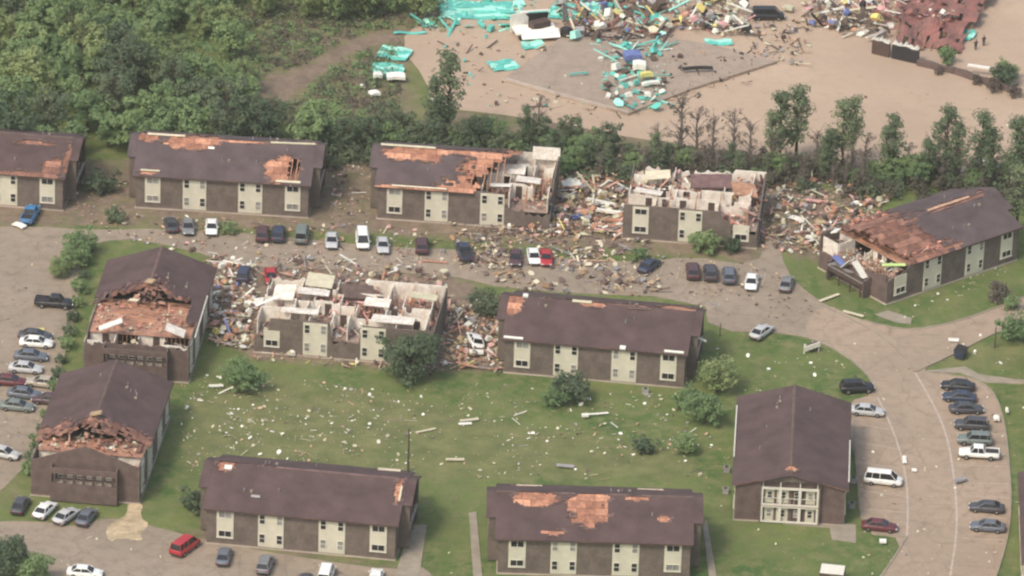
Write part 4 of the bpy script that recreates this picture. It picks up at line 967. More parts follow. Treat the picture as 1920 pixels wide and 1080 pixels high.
litter('lot_debris', 'scraps strewn over the parking lots and road', [
    ([(200, 400), (650, 420), (900, 440), (1180, 470), (1180, 540), (830, 505), (430, 495), (200, 440)], 1500, (.2, 1.0), 0, mixA),
    ([(840, 420), (1200, 440), (1260, 500), (1240, 560), (960, 545), (850, 500)], 1300, (.3, 1.4), .3, {'wood': 4, 'brownscrap': 5, 'creamscrap': 2, 'grey': 3, 'orange': 1}),
    ([(1180, 470), (1440, 500), (1560, 600), (1300, 600)], 420, (.2, .8), 0, {'wood': 4, 'brownscrap': 5, 'creamscrap': 2, 'grey': 2}),
    ([(-20, 430), (150, 430), (120, 850), (-20, 850)], 260, (.2, .6), 0, {'brownscrap': 2, 'grey': 2, 'creamscrap': 2, 'wood': 2}),
    ([(1600, 640), (1720, 700), (1880, 740), (1880, 1080), (1620, 1080)], 240, (.15, .6), 0, {'white': 1, 'creamscrap': 3, 'wood': 3, 'brownscrap': 2}),
    ([(0, 980), (740, 1070), (740, 1080), (0, 1080)], 80, (.2, .6), 0, {'white': 1, 'creamscrap': 3, 'wood': 2}),
    ([(620, 300), (700, 290), (700, 430), (620, 430)], 320, (.25, .9), 0, mixA),
    ([(130, 330), (240, 330), (260, 440), (150, 430)], 180, (.25, .8), 0, mixA)], 101)
litter('rubble', 'rubble heaped around the destroyed blocks', [
    ([(1040, 285), (1175, 300), (1175, 450), (1030, 440)], 1200, (.35, 1.7), .8, mixH),
    ([(1425, 320), (1620, 340), (1700, 350), (1600, 430), (1500, 480), (1430, 470)], 1500, (.3, 1.3), .5, {'wood': 3, 'brownscrap': 5, 'orange': 3, 'pink': 2, 'creamscrap': 2, 'white': 1.6, 'grey': 3}),
    ([(1500, 430), (1620, 400), (1640, 520), (1540, 500)], 600, (.4, 1.5), 1.1, {**mixH, 'white': 5, 'creamscrap': 4}),
    ([(395, 480), (480, 500), (480, 660), (400, 650), (380, 600)], 750, (.4, 1.5), .7, {**mixH, 'blue': .4, 'white': 5}),
    ([(470, 480), (840, 510), (840, 545), (480, 530)], 330, (.3, 1.4), .6, mixH),
    ([(825, 560), (945, 590), (940, 700), (830, 690)], 700, (.4, 1.4), .6, mixH),
    ([(470, 650), (830, 680), (830, 705), (470, 675)], 230, (.3, 1.2), .3, mixH),
    ([(930, 405), (1040, 410), (1040, 450), (930, 430)], 220, (.4, 1.4), .6, mixH)], 102, True)
def interior(b, x0, x1, n, z, seed, mats, lift=.5, s=(.3, 1.3), y0=-6.8, y1=6.8):
    r = random.Random(seed); acc = {}; c = PL[b]; ca, sa = math.cos(c[2]), math.sin(c[2]); names = list(mats); wts = [mats[k] for k in names]
    for _ in range(n):
        lx, ly = r.uniform(x0, x1), r.uniform(y0, y1); mk = r.choices(names, wts)[0]; q = rot(r, .45); sc = s[0] + (s[1] - s[0]) * r.random() ** 1.8
        off = Vector((c[0] + lx * ca - ly * sa, c[1] + lx * sa + ly * ca, z + .1 + r.random() * lift)); bs = r.choice(SH)
        acc.setdefault(mk, MB()).add([q @ (Vector(v) * sc) + off for v in bs.v], bs.f)
    return acc
allacc = {}
for args in (('T3', .5, 12.3, 420, 2.8, 1, mixH), ('T4', -9.4, 9.4, 900, 2.8, 2, {**mixH, 'orange': 6, 'pink': 4, 'brownscrap': 5}, .7), ('T4', -9.4, 9.4, 420, 2.8, 12, {**mixH, 'orange': 6, 'pink': 6, 'brownscrap': 6}, 1.6, (.5, 1.9), 1, 7), ('M', -12.3, 12.3, 900, 2.8, 3, {**mixH, 'white': 6}, .7), ('M', -5.5, 3, 420, 2.8, 13, {'orange': 5, 'brownscrap': 5, 'pink': 3, 'wood': 4}, 1.6, (.5, 1.8), 0, 7),
             ('A', -1, 9, 230, 5.15, 4, {'orange': 3, 'brownscrap': 3, 'wood': 4, 'creamscrap': 1}, .2, (.3, 1.0)), ('A', 8.8, 12.3, 160, 2.9, 5, mixH, 1.0), ('A', -1.5, 1.0, 60, 5.6, 15, {'brownscrap': 5, 'wood': 4, 'orange': 2}, 1.4, (.5, 1.4), -2, 2),
             ('B', 5, 9, 130, 5.15, 6, {'orange': 3, 'brownscrap': 4, 'wood': 3, 'white': 1, 'creamscrap': 2}, .5), ('B', 8.8, 12.3, 160, 2.9, 7, mixH, 1.0),
             ('D', -9, -1.5, 260, 5.6, 8, {'orange': 5, 'brownscrap': 4, 'wood': 3, 'grey': 1}, .6), ('D', -12.3, -8.6, 240, 2.9, 9, {**mixH, 'white': 6}, 1.2)):
    for k, v in interior(*args).items(): allacc.setdefault(k, MB()).add(v.v, v.f)
for mk, mb in allacc.items():
    o = mb.build('room_debris', M[mk], kind='stuff'); o['label'] = {'brownscrap': 'brown', 'creamscrap': 'cream', 'wood': 'wooden'}.get(mk, mk) + ' debris lying inside the opened rooms and attics'; o['category'] = 'debris'

# larger pieces one can point at
def piece(name, px, py, size, ang, material, label, z=.08, tx=0, ty=0, bend=0, group=None, cat='debris'):
    mb = MB(); l, w, t = size; n = 5
    mb.loft([[(x, -w / 2 * (1 - .1 * abs(math.sin(i * 2.1 + px))), zz), (x, w / 2 * (1 - .1 * abs(math.cos(i * 1.7 + py))), zz), (x, w / 2 * .97, zz + t), (x, -w / 2 * .97, zz + t)] for i in range(n + 1) for x, zz in [(-l / 2 + l * i / n, bend * math.sin(math.pi * i / n))]])
    o = mb.build(name, M[material], None, label=label, category=cat)
    if group: o['group'] = group
    p = G(px, py, z); o.location = (p.x, p.y, z + t); o.rotation_euler = (R_(tx), R_(ty), R_(ang)); return o
P_ = [
 ('board', 1118, 778, (3.4, .35, .12), 14, 'white', 'long white board lying on the lawn below the centre block'),
 ('board', 1097, 784, (.9, .7, .3), 14, 'white', 'pale lump at the left end of the long white board'),
 ('panel', 405, 726, (2.0, .6, .15), 8, 'white', 'white panel lying alone on the grass below the left rubble'),
 ('board', 798, 809, (3.0, .35, .1), 28, 'creamscrap', 'cream board lying slanted left of the utility pole top'),
 ('board', 853, 865, (2.5, .4, .2), 4, 'creamscrap', 'cream board right of the utility pole'),
 ('panel', 880, 790, (2.6, .5, .15), 18, 'creamscrap', 'pale strip lying on the lawn at left of centre'),
 ('panel', 872, 797, (1.8, .5, .15), 10, 'white', 'white strip just below the pale one on the lawn'),
 ('panel', 1060, 876, (2.4, .7, .15), -5, 'grey', 'grey sheet lying above the bottom centre roof'),
 ('sheet', 1560, 452, (4.0, 1.8, .15), -20, 'yellow', 'yellow and white sheet leaning on the rubble left of the angled block'),
 ('sheet', 1530, 450, (3.2, 1.2, .15), -18, 'white', 'white sheet on the rubble beside the yellow one'),
 ('sheet', 1490, 412, (2.6, 1.2, .15), -35, 'white', 'bluish white sheet standing among twigs between the blocks'),
 ('sheet', 1582, 485, (3.4, 1.1, .15), 35, 'white', 'white sheet on the collapsed corner of the angled block'),
 ('sheet', 1072, 350, (3.2, 2.6, .3), 30, 'white', 'big white sheet in the rubble between the two wrecked back blocks'),
 ('sheet', 1052, 318, (1.8, 1.0, .3), 10, 'white', 'white chunk at the rear corner of the half roofless block'),
 ('sheet', 1118, 335, (1.3, 1.1, .3), 10, 'creamscrap', 'cream chunk high in the rubble gap'),
 ('beam', 1128, 386, (4.6, .6, .4), -22, 'white', 'long white beam in the rubble left of the roofless block'),
 ('beam', 1140, 403, (4.6, .6, .4), -14, 'white', 'lower white beam parallel to the long one'),
 ('beam', 1140, 417, (4.2, .7, .3), -6, 'orange', 'upper orange timber stack by the roofless block'),
 ('beam', 1140, 427, (4.2, .6, .3), -4, 'orange', 'middle orange timber by the roofless block'),
 ('beam', 1140, 437, (4.0, .5, .3), -2, 'pink', 'lowest pale orange timber by the roofless block'),
 ('sheet', 1092, 402, (2.2, 1.4, .2), 20, 'white', 'white triangular sheet below the rubble gap'),
 ('sheet', 1088, 409, (2.8, 1.0, .2), 20, 'blue', 'blue sheet under the white triangular one'),
 ('sheet', 1020, 380, (3.0, 1.2, .2), 15, 'yellow', 'yellow sheet at the broken end of the half roofless block'),
 ('sheet', 990, 436, (3.2, .5, .1), 6, 'brownscrap', 'brown board on the ground before the broken end'),
 ('sheet', 1840, 312, (2.8, 1.6, .3), 5, 'white', 'white wreckage panel among the pines'),
 ('sheet', 1872, 318, (1.6, 1.4, .3), -20, 'white', 'small white wreckage panel right of the larger one'),
 ('sheet', 480, 570, (3.2, 1.6, .2), 28, 'white', 'white sheet slanting at the left end of the destroyed cream block'),
 ('sheet', 450, 640, (2.4, 1.0, .2), 5, 'creamscrap', 'cream panel below the left end of the destroyed block'),
 ('sheet', 420, 590, (2.4, .9, .2), 12, 'white', 'white panel in the rubble left of the destroyed block'),
 ('sheet', 424, 500, (1.8, .6, .2), 0, 'white', 'white strip beside the navy suv'),
 ('sheet', 893, 665, (2.0, 1.0, .3), 0, 'white', 'white slab below the wrecked white car'),
 ('sheet', 880, 612, (1.6, .9, .3), 60, 'white', 'white slab above the wrecked white car'),
 ('sheet', 36, 426, (2.0, 1.1, .2), -35, 'white', 'white sheet lying by the blue pickup truck'),
 ('sheet', 169, 346, (2.4, .9, .3), 5, 'white', 'white panel in the grass right of the leftmost block'),
 ('sheet', 65, 622, (2.6, .7, .2), 10, 'yellow', 'yellowish strip above the topmost white car'),
 ('sheet', 1788, 640, (1.5, .9, .15), 0, 'white', 'white sheet on the side road surface'),
 ('sheet', 1696, 865, (.6, 2.2, .12), 0, 'white', 'white strip standing out on the road by the white van'),
 ('sheet', 1714, 884, (.7, .7, .15), 0, 'white', 'small white chunk on the road right of the white strip'),
 ('sheet', 1800, 905, (1.8, .8, .3), 35, 'grey', 'grey and white crumpled sheet on the road gutter'),
 ('sheet', 1655, 1020, (.9, .8, .3), 0, 'white', 'white chunk on the grass below the maroon car'),
 ('sheet', 1868, 790, (.8, 1.2, .3), 0, 'white', 'white chunk on the grass right of the right hand bay'),
 ('sheet', 1888, 775, (.4, 1.2, .3), 0, 'white', 'narrow white chunk on the grass right of the larger one'),
 ('sheet', 650, 490, (2.8, .4, .1), 20, 'creamscrap', 'pale board in the open lot behind the destroyed block'),
 ('sheet', 815, 492, (3.6, .4, .1), -5, 'orange', 'orange board in the lot below the navy pickup'),
 ('sheet', 1105, 490, (5.2, .35, .1), 2, 'wood', 'long timber lying across the littered lot'),
 ('sheet', 1355, 430, (2.4, 1.4, .2), 30, 'pink', 'pink torn sheet at the right end of the roofless block'),
 ('sheet', 1470, 350, (4.0, .6, .2), 14, 'orange', 'orange timber in the rubble between roofless and angled blocks'),
 ('sheet', 1530, 380, (3.4, .6, .2), -12, 'pink', 'pinkish timber in the rubble nearer the angled block'),
 ('sheet', 1500, 325, (1.2, 1.0, .3), 0, 'white', 'white chunk at the foot of the pines'),
 ('sheet', 1600, 590, (3.2, .5, .12), -28, 'creamscrap', 'pale board at the kerb of the road bend'),
 ('sheet', 1555, 560, (3.8, .5, .12), 42, 'creamscrap', 'pale board on the grass before the angled block'),
]
for n_, x, y, s, a, m_, lb in P_: piece(n_, x, y, s, a, m_, lb, bend=.12 if s[1] > 1 else 0)
def on_roof(b, lx, v, side, size, ang, material, label, name='board'):
    c = PL[b]; ca, sa = math.cos(c[2]), math.sin(c[2]); ew = BW_ / 2 + .45; ly = side * ew * (1 - v); z = BH_ - .12 + (BR_ + .12) * v + .2
    mb = MB(); mb.box((0, 0, 0), size); o = mb.build(name, M[material], None, label=label, category='debris')
    o.location = (c[0] + lx * ca - ly * sa, c[1] + lx * sa + ly * ca, z); o.rotation_euler = (-side * math.atan2(BR_ + .12, ew) if side else 0, 0, 0)
    o.rotation_euler = (Matrix.Rotation(c[2], 3, 'Z') @ Matrix.Rotation(-side * math.atan2(BR_ + .12, ew), 3, 'X') @ Matrix.Rotation(R_(ang), 3, 'Z')).to_euler()
on_roof('T1', -9.0, 1.0, -1, (5.5, .35, .12), 0, 'creamscrap', 'pale strip along the left ridge of the block with the orange hole')
on_roof('T1', 9.5, .98, -1, (6.5, .30, .15), 2, 'creamscrap', 'pale strip along the right ridge of the block with the orange hole')
on_roof('T1', -2.2, .75, -1, (.9, .4, .1), 0, 'white', 'white scrap on the roof left of the orange hole')
on_roof('T1', -10.5, .12, -1, (2.8, .3, .1), 0, 'creamscrap', 'pale strip above the first window panel of the block with the orange hole')
on_roof('T1', 9.6, .05, -1, (3.6, .4, .12), 0, 'creamscrap', 'pale strip below the orange hole')
on_roof('T3', -9.0, 1.0, -1, (8.0, .35, .12), 0, 'creamscrap', 'pale strip along the ridge of the half roofless block')
on_roof('T3', -6.5, .03, -1, (8.0, .25, .12), 0, 'creamscrap', 'pale strip along the eave of the half roofless block')
on_roof('C4', -11.3, .03, -1, (2.7, .35, .2), 0, 'white', 'white strip over the first window panel of the centre block')
on_roof('C4', 11.0, .03, -1, (2.7, .35, .2), 0, 'white', 'white strip over the last window panel of the centre block')
on_roof('C4', -2.8, .98, -1, (2.7, .45, .12), 0, 'creamscrap', 'pale strip at the ridge of the centre block')
on_roof('C4', 3.9, .02, -1, (.8, .6, .3), 0, 'white', 'white scrap on the eave of the centre block')
on_roof('C4', 5.2, .93, -1, (3.4, .3, .12), 3, 'brownscrap', 'lifted ridge strip of the centre block')
on_roof('C4', -10.7, 1.0, -1, (.7, .6, .3), 0, 'white', 'white scrap at the left ridge end of the centre block')
on_roof('BL', -10.8, .88, -1, (1.0, .7, .25), 0, 'white', 'white lump at the left ridge end of the bottom block by the red car')
on_roof('BL', 12.4, .66, -1, (.25, 2.6, .15), 0, 'creamscrap', 'pale strip on the right edge of the bottom block roof')
on_roof('BL', -6.4, .33, -1, (1.2, .4, .1), 0, 'grey', 'grey vent cover on the bottom block roof', 'vent_cover')
on_roof('BL', 9.5, .12, 1, (3.0, 1.0, .2), 5, 'creamscrap', 'pale curled sheet at the back eave of the bottom block')
on_roof('BR', -8.6, .25, 1, (3.4, .35, .1), 0, 'creamscrap', 'pale strip on the rear slope of the patched bottom block, left')
on_roof('BR', 7.4, .3, 1, (3.4, .35, .1), 0, 'creamscrap', 'pale strip on the rear slope of the patched bottom block, right')
on_roof('D', 5.0, .96, -1, (8.0, .35, .12), 0, 'wood', 'long pale strip along the ridge of the angled block')
on_roof('A', -1.0, 1.0, -1, (1.6, .9, .25), 50, 'wood', 'splintered boards standing at the torn ridge of the block beside the left lot')
on_roof('B', 3.8, 1.0, -1, (1.7, .7, .3), 80, 'wood', 'splintered boards standing at the torn ridge of the lower left block')
on_roof('A', 9.7, .35, 1, (2.2, 2.8, .12), 0, 'drywall', 'cream ceiling sheet on the near right corner of the block beside the left lot')
on_roof('A', 10.2, .5, -1, (1.5, 3.4, .15), 12, 'white', 'white bent sheet along the near edge of the block beside the left lot')
on_roof('A', 4.0, .8, -1, (1.9, .5, .12), 55, 'creamscrap', 'pale board lying in the open attic beside the left lot')
on_roof('D', -11.2, .1, -1, (3.6, .5, .15), -20, 'lime', 'lime green board in the broken corner of the angled block')
on_roof('D', -11.6, .35, 1, (2.4, 1.0, .15), 35, 'white', 'white board in the broken corner of the angled block')

# ------------------------------------------------------------------ far lot: teal sheets, wrecked shed, red roof, truck, people
def teal_stack(px, py, n, l, w, ang, label, mats=('teal', 'teal_l'), step=.8, seed=0):
    r = random.Random(seed); p = G(px, py); root = empty('sheet_stack', (p.x, p.y, .03), R_(ang), label, 'stack of sheets')
    for i in range(n):
        m = MB(); q = rot(r, .05); dy = (i - n / 2) * step
        a = r.uniform(-.12, .12)
        m.loft([[(x, dy - w / 2, z), (x, dy + w / 2, z + .1), (x, dy + w / 2, z + .18), (x, dy - w / 2, z + .08)] for k in range(7) for x, z in [(-l / 2 + l * k / 6 + a * 2, .12 + .10 * i % .5 + .12 * math.sin(k * 1.3 + i))]])
        m.build('metal_sheet', M[mats[i % len(mats)]], root)
T_ = [(742, 102, 4, 4.8, 1.3, -16, 'upper stack of teal sheets at the edge of the meadow'), (728, 135, 5, 4.6, 1.0, -4, 'lower stack of teal sheets above the white scraps'), (893, 20, 7, 11.0, 1.4, 2, 'widest bundle of teal sheets at the top of the clearing'), (795, 45, 2, 2.4, 1.2, 50, 'small crumpled teal sheet at the meadow corner'), (770, 62, 1, 5.0, .5, 5, 'single narrow teal sheet below the crumpled one'),
      (942, 124, 3, 4.2, 1.5, 18, 'folded teal sheet beside the left corner of the slab'), (997, 85, 2, 3.4, 1.6, 22, 'teal sheet below the white wreck'), (1065, 25, 5, 5.0, 1.6, -8, 'bright teal heap right of the white wreck'), (1110, 18, 4, 4.4, 1.4, 12, 'teal sheets at the upper edge right of the bright heap'), (1225, 38, 3, 3.4, 1.2, 30, 'teal sheet in the middle of the wreckage row'),
      (1160, 90, 2, 8.6, .6, 2, 'long teal strip across the slab top'), (1195, 97, 2, 7.0, .6, -12, 'second long teal strip crossing the first'), (1150, 152, 3, 3.6, 1.2, -30, 'teal frame pieces in the middle of the slab'), (1195, 192, 3, 4.6, 1.2, 5, 'teal sheets hanging over the near slab edge'), (1345, 80, 2, 4.2, .9, 4, 'teal sheets right of the wreckage row'), (1808, 66, 3, 3.4, 1.6, -20, 'green teal tarp heap at the end of the collapsed red roof'), (1160, 115, 2, 3.2, 1.2, 60, 'short teal sheets right of the slab middle')]
for i, (x, y, n, l, w, a, lb) in enumerate(T_): teal_stack(x, y, n, l, w, a, lb, seed=i)
for x, y, s, a, m_, lb in ((742, 152, (2.8, 1.8, .5), 5, 'white', 'white block of scraps below the teal stacks'), (708, 150, (1.4, 1.2, .5), 0, 'white', 'white scrap left of the larger white block'), (702, 182, (1.6, 1.4, .4), 20, 'white', 'white curled scrap at the lower meadow edge'), (680, 167, (.8, .8, .3), 0, 'white', 'tiny white scrap at the meadow edge'), (812, 200, (.5, 1.2, .6), 0, 'white', 'white upright scrap at the foot of the ragged trees'),
                           (1185, 120, (2.6, 2.2, .9), 10, 'blue', 'blue tarpaulin heap on the slab'), (1198, 138, (2.0, 1.8, .9), 0, 'white', 'white bundle on the slab below the blue tarpaulin'), (1212, 150, (1.8, .9, .6), 15, 'yellow', 'yellow bundle on the slab'), (1220, 163, (2.8, .7, .4), 22, 'white', 'white long bundle on the slab below the yellow one'), (1214, 186, (1.0, .9, .5), 0, 'white', 'white lump near the slab edge'), (1308, 135, (4.6, .5, .4), 10, 'dark', 'dark beam lying on the right part of the slab'),
                           (1477, 22, (1.6, 1.4, .4), -20, 'creamscrap', 'cream sheet at the top beside the dark van shaped pile'), (1085, 142, (3.0, .25, .2), 18, 'teal', 'thin teal rail on the left part of the slab')):
    on = 945 < x < 1457 and y > 80
    piece('scrap', x, y, s, a, m_, lb, z=.55 if on else .1, bend=.15)
strip_mix = {'white': 5, 'creamscrap': 3, 'blue': 1.2, 'teal_l': 2, 'teal': 2.5, 'brownscrap': 4, 'orange': 1.5, 'dark': 2.2, 'yellow': .9, 'red': 1.5, 'pink': 2, 'grey': 2}
litter('wreckage', 'wreckage strewn across the far clearing', [
    ([(1040, 5), (1250, -20), (1250, 80), (1060, 82)], 620, (.6, 2.6), 1.0, {**strip_mix, 'brownscrap': 9, 'red': 6, 'white': 3}), ([(1240, -40), (1400, -40), (1400, 72), (1270, 62)], 560, (.6, 2.2), 1.4, {**strip_mix, 'white': 7, 'teal': 1, 'teal_l': 1, 'brownscrap': 7}),
    ([(1500, 10), (1640, 0), (1670, 75), (1590, 70), (1510, 50)], 360, (.6, 2.2), 1.2, {**strip_mix, 'brownscrap': 6, 'white': 7, 'teal': .3, 'teal_l': .3}), ([(1120, 80), (1260, 90), (1240, 215), (1130, 200)], 420, (.3, 2.0), .9, {'teal': 4, 'teal_l': 2, 'white': 2, 'brownscrap': 2, 'dark': 1}),
    ([(800, 5), (1060, 0), (1000, 60), (790, 60)], 130, (.8, 2.8), .4, {'teal': 4, 'teal_l': 4}), ([(1400, 30), (1540, 40), (1500, 130), (1400, 100)], 300, (.3, 1.3), .3, {'brownscrap': 4, 'wood': 2, 'grey': 2, 'creamscrap': 1}),
    ([(1250, 80), (1440, 100), (1400, 160), (1240, 200)], 200, (.2, 1.1), .6, {'brownscrap': 2, 'dark': 1, 'wood': 2}), ([(800, 60), (1000, 60), (1200, 240), (1000, 215), (820, 190)], 260, (.2, 1.2), .1, {'brownscrap': 3, 'wood': 2, 'creamscrap': 2, 'teal': 1.4}),
    ([(1640, -20), (1830, -20), (1800, 60), (1650, 60)], 330, (.4, 2.2), 2.2, {'white': 3, 'red': 6, 'brownscrap': 4, 'creamscrap': 2, 'pink': 1}), ([(1480, 130), (1900, 180), (1900, 300), (1500, 280)], 50, (.2, .6), .05, {'brownscrap': 2, 'creamscrap': 2})], 103, True)
# white box truck body with dark opening
def wreck():
    p = G(1002, 68); root = empty('wrecked_trailer', (p.x, p.y, .1), R_(14), 'white wrecked trailer with a dark open side among teal sheets', 'trailer'); root.scale = (1.2, 1.2, 1.1)
    m = MB(); m.box((0, 0, 1.0), (5.4, 2.6, .3)); m.build('floor', M['white'], root)
    m = MB(); m.box((-1.7, 1.4, 1.6), (2.6, .18, 2.6), Matrix.Rotation(.3, 3, 'Z')); m.build('side_wall', M['white'], root)
    m = MB(); m.box((.6, 1.9, 1.6), (3.0, .16, 2.2), Matrix.Rotation(.25, 3, 'X')); m.build('rear_wall', M['dark'], root)  # dark colour on this wall stands in for the shade of the opening
    m = MB(); m.box((.4, -1.4, .9), (5.0, 1.6, .16), Matrix.Rotation(.45, 3, 'X')); m.build('fallen_panel', M['white'], root)
    m = MB(); m.box((.2, 2.3, 2.7), (4.2, 1.0, .14), Matrix.Rotation(-.4, 3, 'X')); m.build('roof', M['white'], root)
    m = MB(); m.box((.7, .35, 1.5), (2.6, 1.3, 1.1), Matrix.Rotation(.35, 3, 'Z')); m.build('load', M['door'], root)
    for x in (-1.9, 1.9):
        m = MB(); m.tube((x, -1.5, .5), (x, -1.2, .5), .5, .5, 12); m.build('wheel', M['tyre'], root)
wreck()
def red_roof():
    P = gp([(1672, 92), (1690, -60), (1890, -40), (1815, 20), (1790, 75), (1800, 104)]); r = random.Random(3)
    root = empty('collapsed_building', (*G(1740, 40)[:2], 0), 0, 'collapsed building under a red brown sagging roof at the top right', 'building'); o = G(1740, 40)
    m = MB(); n = 22; vs = []
    A, B, C, D = Vector((*P[0], 0)), Vector((*P[5], 0)), Vector((*P[2], 0)), Vector((*P[1], 0))
    for j in range(n + 1):
        for i in range(n + 1):
            p = A.lerp(B, i / n).lerp(D.lerp(C, i / n), j / n); z = .7 + 1.0 * math.sin(3.14 * j / n) + noise.noise(Vector((p.x * .3, p.y * .3, 2))) * 1.3 + r.uniform(-.06, .06); vs.append((p.x - o.x, p.y - o.y, z))
    m.add(vs, [(j * (n + 1) + i, j * (n + 1) + i + 1, (j + 1) * (n + 1) + i + 1, (j + 1) * (n + 1) + i) for j in range(n) for i in range(n) if not ((i in (0, n - 1) or j in (0, n - 1)) and r.random() < .45) and not (i in (1, n - 2) and r.random() < .25) and r.random() > .06]); m.build('roof', M['red'], root)
    for q_ in range(10):
        m = MB(); t_ = (q_ + .5) / 10; a_, b_ = A.lerp(B, t_), D.lerp(C, t_); m.tube((a_.x - o.x, a_.y - o.y, .5), (b_.x - o.x, b_.y - o.y, 1.0), .08, .08, 5); m.build('roof_beam', M['lumber'], root)
    for k, (a, b) in enumerate((((1635, 100), (1668, 108)), ((1672, 109), (1722, 120)))):
        a, b = G(*a), G(*b); w = MB(); w.wall((a.x - o.x, a.y - o.y), (b.x - o.x, b.y - o.y), .4, 0, [2.3, 2.2, 2.35, 2.1, 2.2]); w.build('wall', M['dark'] if k else M['door'], root)
        c = MB(); c.wall((a.x - o.x, a.y - o.y + .5), (b.x - o.x, b.y - o.y + .5), .6, 2.1, [2.2, 2.9, 2.3, 2.7, 2.15, 3.0, 2.4, 2.6, 2.2, 2.8, 2.3]); c.build('broken_parapet', M['white'], root)
red_roof()
# retaining bank with shrubs right of the collapsed building
w = MB(); P = [G(*q) for q in ((1720, 122), (1790, 138), (1850, 158), (1910, 178))]
for a, b in zip(P, P[1:]): w.wall(a[:2], b[:2], .7, 0, [.9, 1.1, .8, 1.0])
o = w.build('retaining_wall', M['brick'], None, label='low brown retaining wall running right from the collapsed building', category='wall')
for x, y, k, s, lb in ((1776, 118, 'bush', 1.0, 'green shrub at the end of the collapsed red roof'), (1880, 160, 'smalld', .75, 'small tree over the low retaining wall'), (1884, 148, 'small', .6, 'pale small tree behind the retaining wall'), (1862, 172, 'bushb', .8, 'brown shrub along the retaining wall'), (1900, 182, 'bushb', .8, 'brown shrub at the right end of the retaining wall'), (1830, 158, 'bushb', .6, 'brown shrub at the middle of the retaining wall'), (1760, 140, 'bushb', .5, 'low brown shrub near the collapsed building')):
    p = G(x, y); tree(k, p.x, p.y, lb, s, cat='shrub' if k.startswith('bush') else 'tree')
piece('beam', 1835, 130, (3.4, .5, .3), -16, 'white', 'white beam lying on the retaining wall', z=1.0)
def dark_pile():  # van body added in place of a dark pile of wreckage
    o = car('van', 1440, 28, 4, 'black', 'dark pile among the wreckage at the top of the clearing, shaped as a van'); return o
dark_pile()
def person(px, py, ang, label, top, stride):
    p = G(px, py); root = empty('person', (p.x, p.y, .04), R_(ang), label, 'person')
    me = bpy.data.meshes.new('body'); bm = bmesh.new()
    J = {'pel': (0, 0, .95, .14), 'ch': (0, 0, 1.32, .17), 'nk': (0, 0, 1.5, .065), 'hd': (0, .01, 1.66, .105), 'hd2': (0, 0, 1.74, .08),
         'ls': (-.2, 0, 1.42, .06), 'le': (-.27, .02, 1.14, .045), 'lh': (-.25, .12, .88, .035), 'rs': (.2, 0, 1.42, .06), 're': (.28, -.02, 1.15, .045), 'rh': (.27, .08, .9, .035),
         'lp': (-.1, 0, .88, .095), 'lk': (-.11, stride * .5, .5, .065), 'la': (-.11, -stride * .3, .09, .045), 'lt': (-.12, -stride * .3 + .16, .04, .035),
         'rp': (.1, 0, .88, .095), 'rk': (.11, -stride * .1, .5, .065), 'ra': (.11, stride * .3, .09, .045), 'rt': (.12, stride * .3 + .16, .04, .035)}
    V = {k: bm.verts.new(v[:3]) for k, v in J.items()}
    for a, b in (('pel', 'ch'), ('ch', 'nk'), ('nk', 'hd'), ('hd', 'hd2'), ('ch', 'ls'), ('ls', 'le'), ('le', 'lh'), ('ch', 'rs'), ('rs', 're'), ('re', 'rh'), ('pel', 'lp'), ('lp', 'lk'), ('lk', 'la'), ('la', 'lt'), ('pel', 'rp'), ('rp', 'rk'), ('rk', 'ra'), ('ra', 'rt')): bm.edges.new((V[a], V[b]))
    bm.verts.ensure_lookup_table(); bm.to_mesh(me); bm.free()
    o = bpy.data.objects.new('body', me); COL.objects.link(o); o.parent = root
    md = o.modifiers.new('skin', 'SKIN'); sk = me.skin_vertices[0].data
    for i, v in enumerate(J.values()): sk[i].radius = (v[3], v[3])
    sk[0].use_root = True
    s = o.modifiers.new('sub', 'SUBSURF'); s.levels = 1; s.render_levels = 1; me.materials.append(M['skin'])
    def seg(nm, pts, mt):
        m = MB()
        for a, b, ra, rb in pts: m.tube(a, b, ra, rb, 8)
        m.build(nm, mt, root, True)
    seg('shirt', [((0, 0, .92), (0, 0, 1.3), .18, .21), ((0, 0, 1.3), (0, 0, 1.49), .21, .09), (J['ls'][:3], J['le'][:3], .085, .065), (J['rs'][:3], J['re'][:3], .085, .065)], top)
    seg('trousers', [((0, 0, .82), (0, 0, .98), .17, .18), (J['lp'][:3], J['lk'][:3], .115, .085), (J['lk'][:3], J['la'][:3], .085, .065), (J['rp'][:3], J['rk'][:3], .115, .085), (J['rk'][:3], J['ra'][:3], .085, .065)], M['cloth_d'])
    seg('hair', [((0, -.02, 1.66), (0, -.01, 1.79), .115, .06)], M['dark'])
person(1829, 94, 20, 'person in dark clothes in the open lot, nearer the collapsed red roof', M['cloth_d'], .1)
person(1844, 86, 200, 'second person in dark clothes standing further right in the open lot', M['cloth_d'], .25)

# ------------------------------------------------------------------ poles, boxes, signs
def pole(px, py, h, label, arms=True, r=.14):
    p = G(px, py); root = empty('utility_pole', (p.x, p.y, 0), R_(15), label, 'pole')
    m = MB(); m.tube((0, 0, 0), (0, 0, h), r, r * .7, 10); m.build('post', M['trunk'], root)
    if arms:
        m = MB(); m.b2(-.9, .9, -.06, .06, h - .7, h - .55); m.build('crossarm', M['trunk'], root)
        m = MB(); m.tube((.25, -.2, h - 1.7), (.25, -.2, h - 1.1), .18, .18, 10); m.build('transformer', M['grey'], root)
pole(765, 884, 6.5, 'dark utility pole behind the bottom apartment block by the red car', False, .16)
pole(1315, 626, 2.4, 'short post right of the centre block', False, .08); pole(1350, 630, 2.0, 'short post at the lawn edge right of the centre block', False, .08); pole(1865, 652, 3.2, 'dark post beside the side road', False, .12)
pole(1885, 560, 2.6, 'thin post by the shrub on the side road', False, .07)
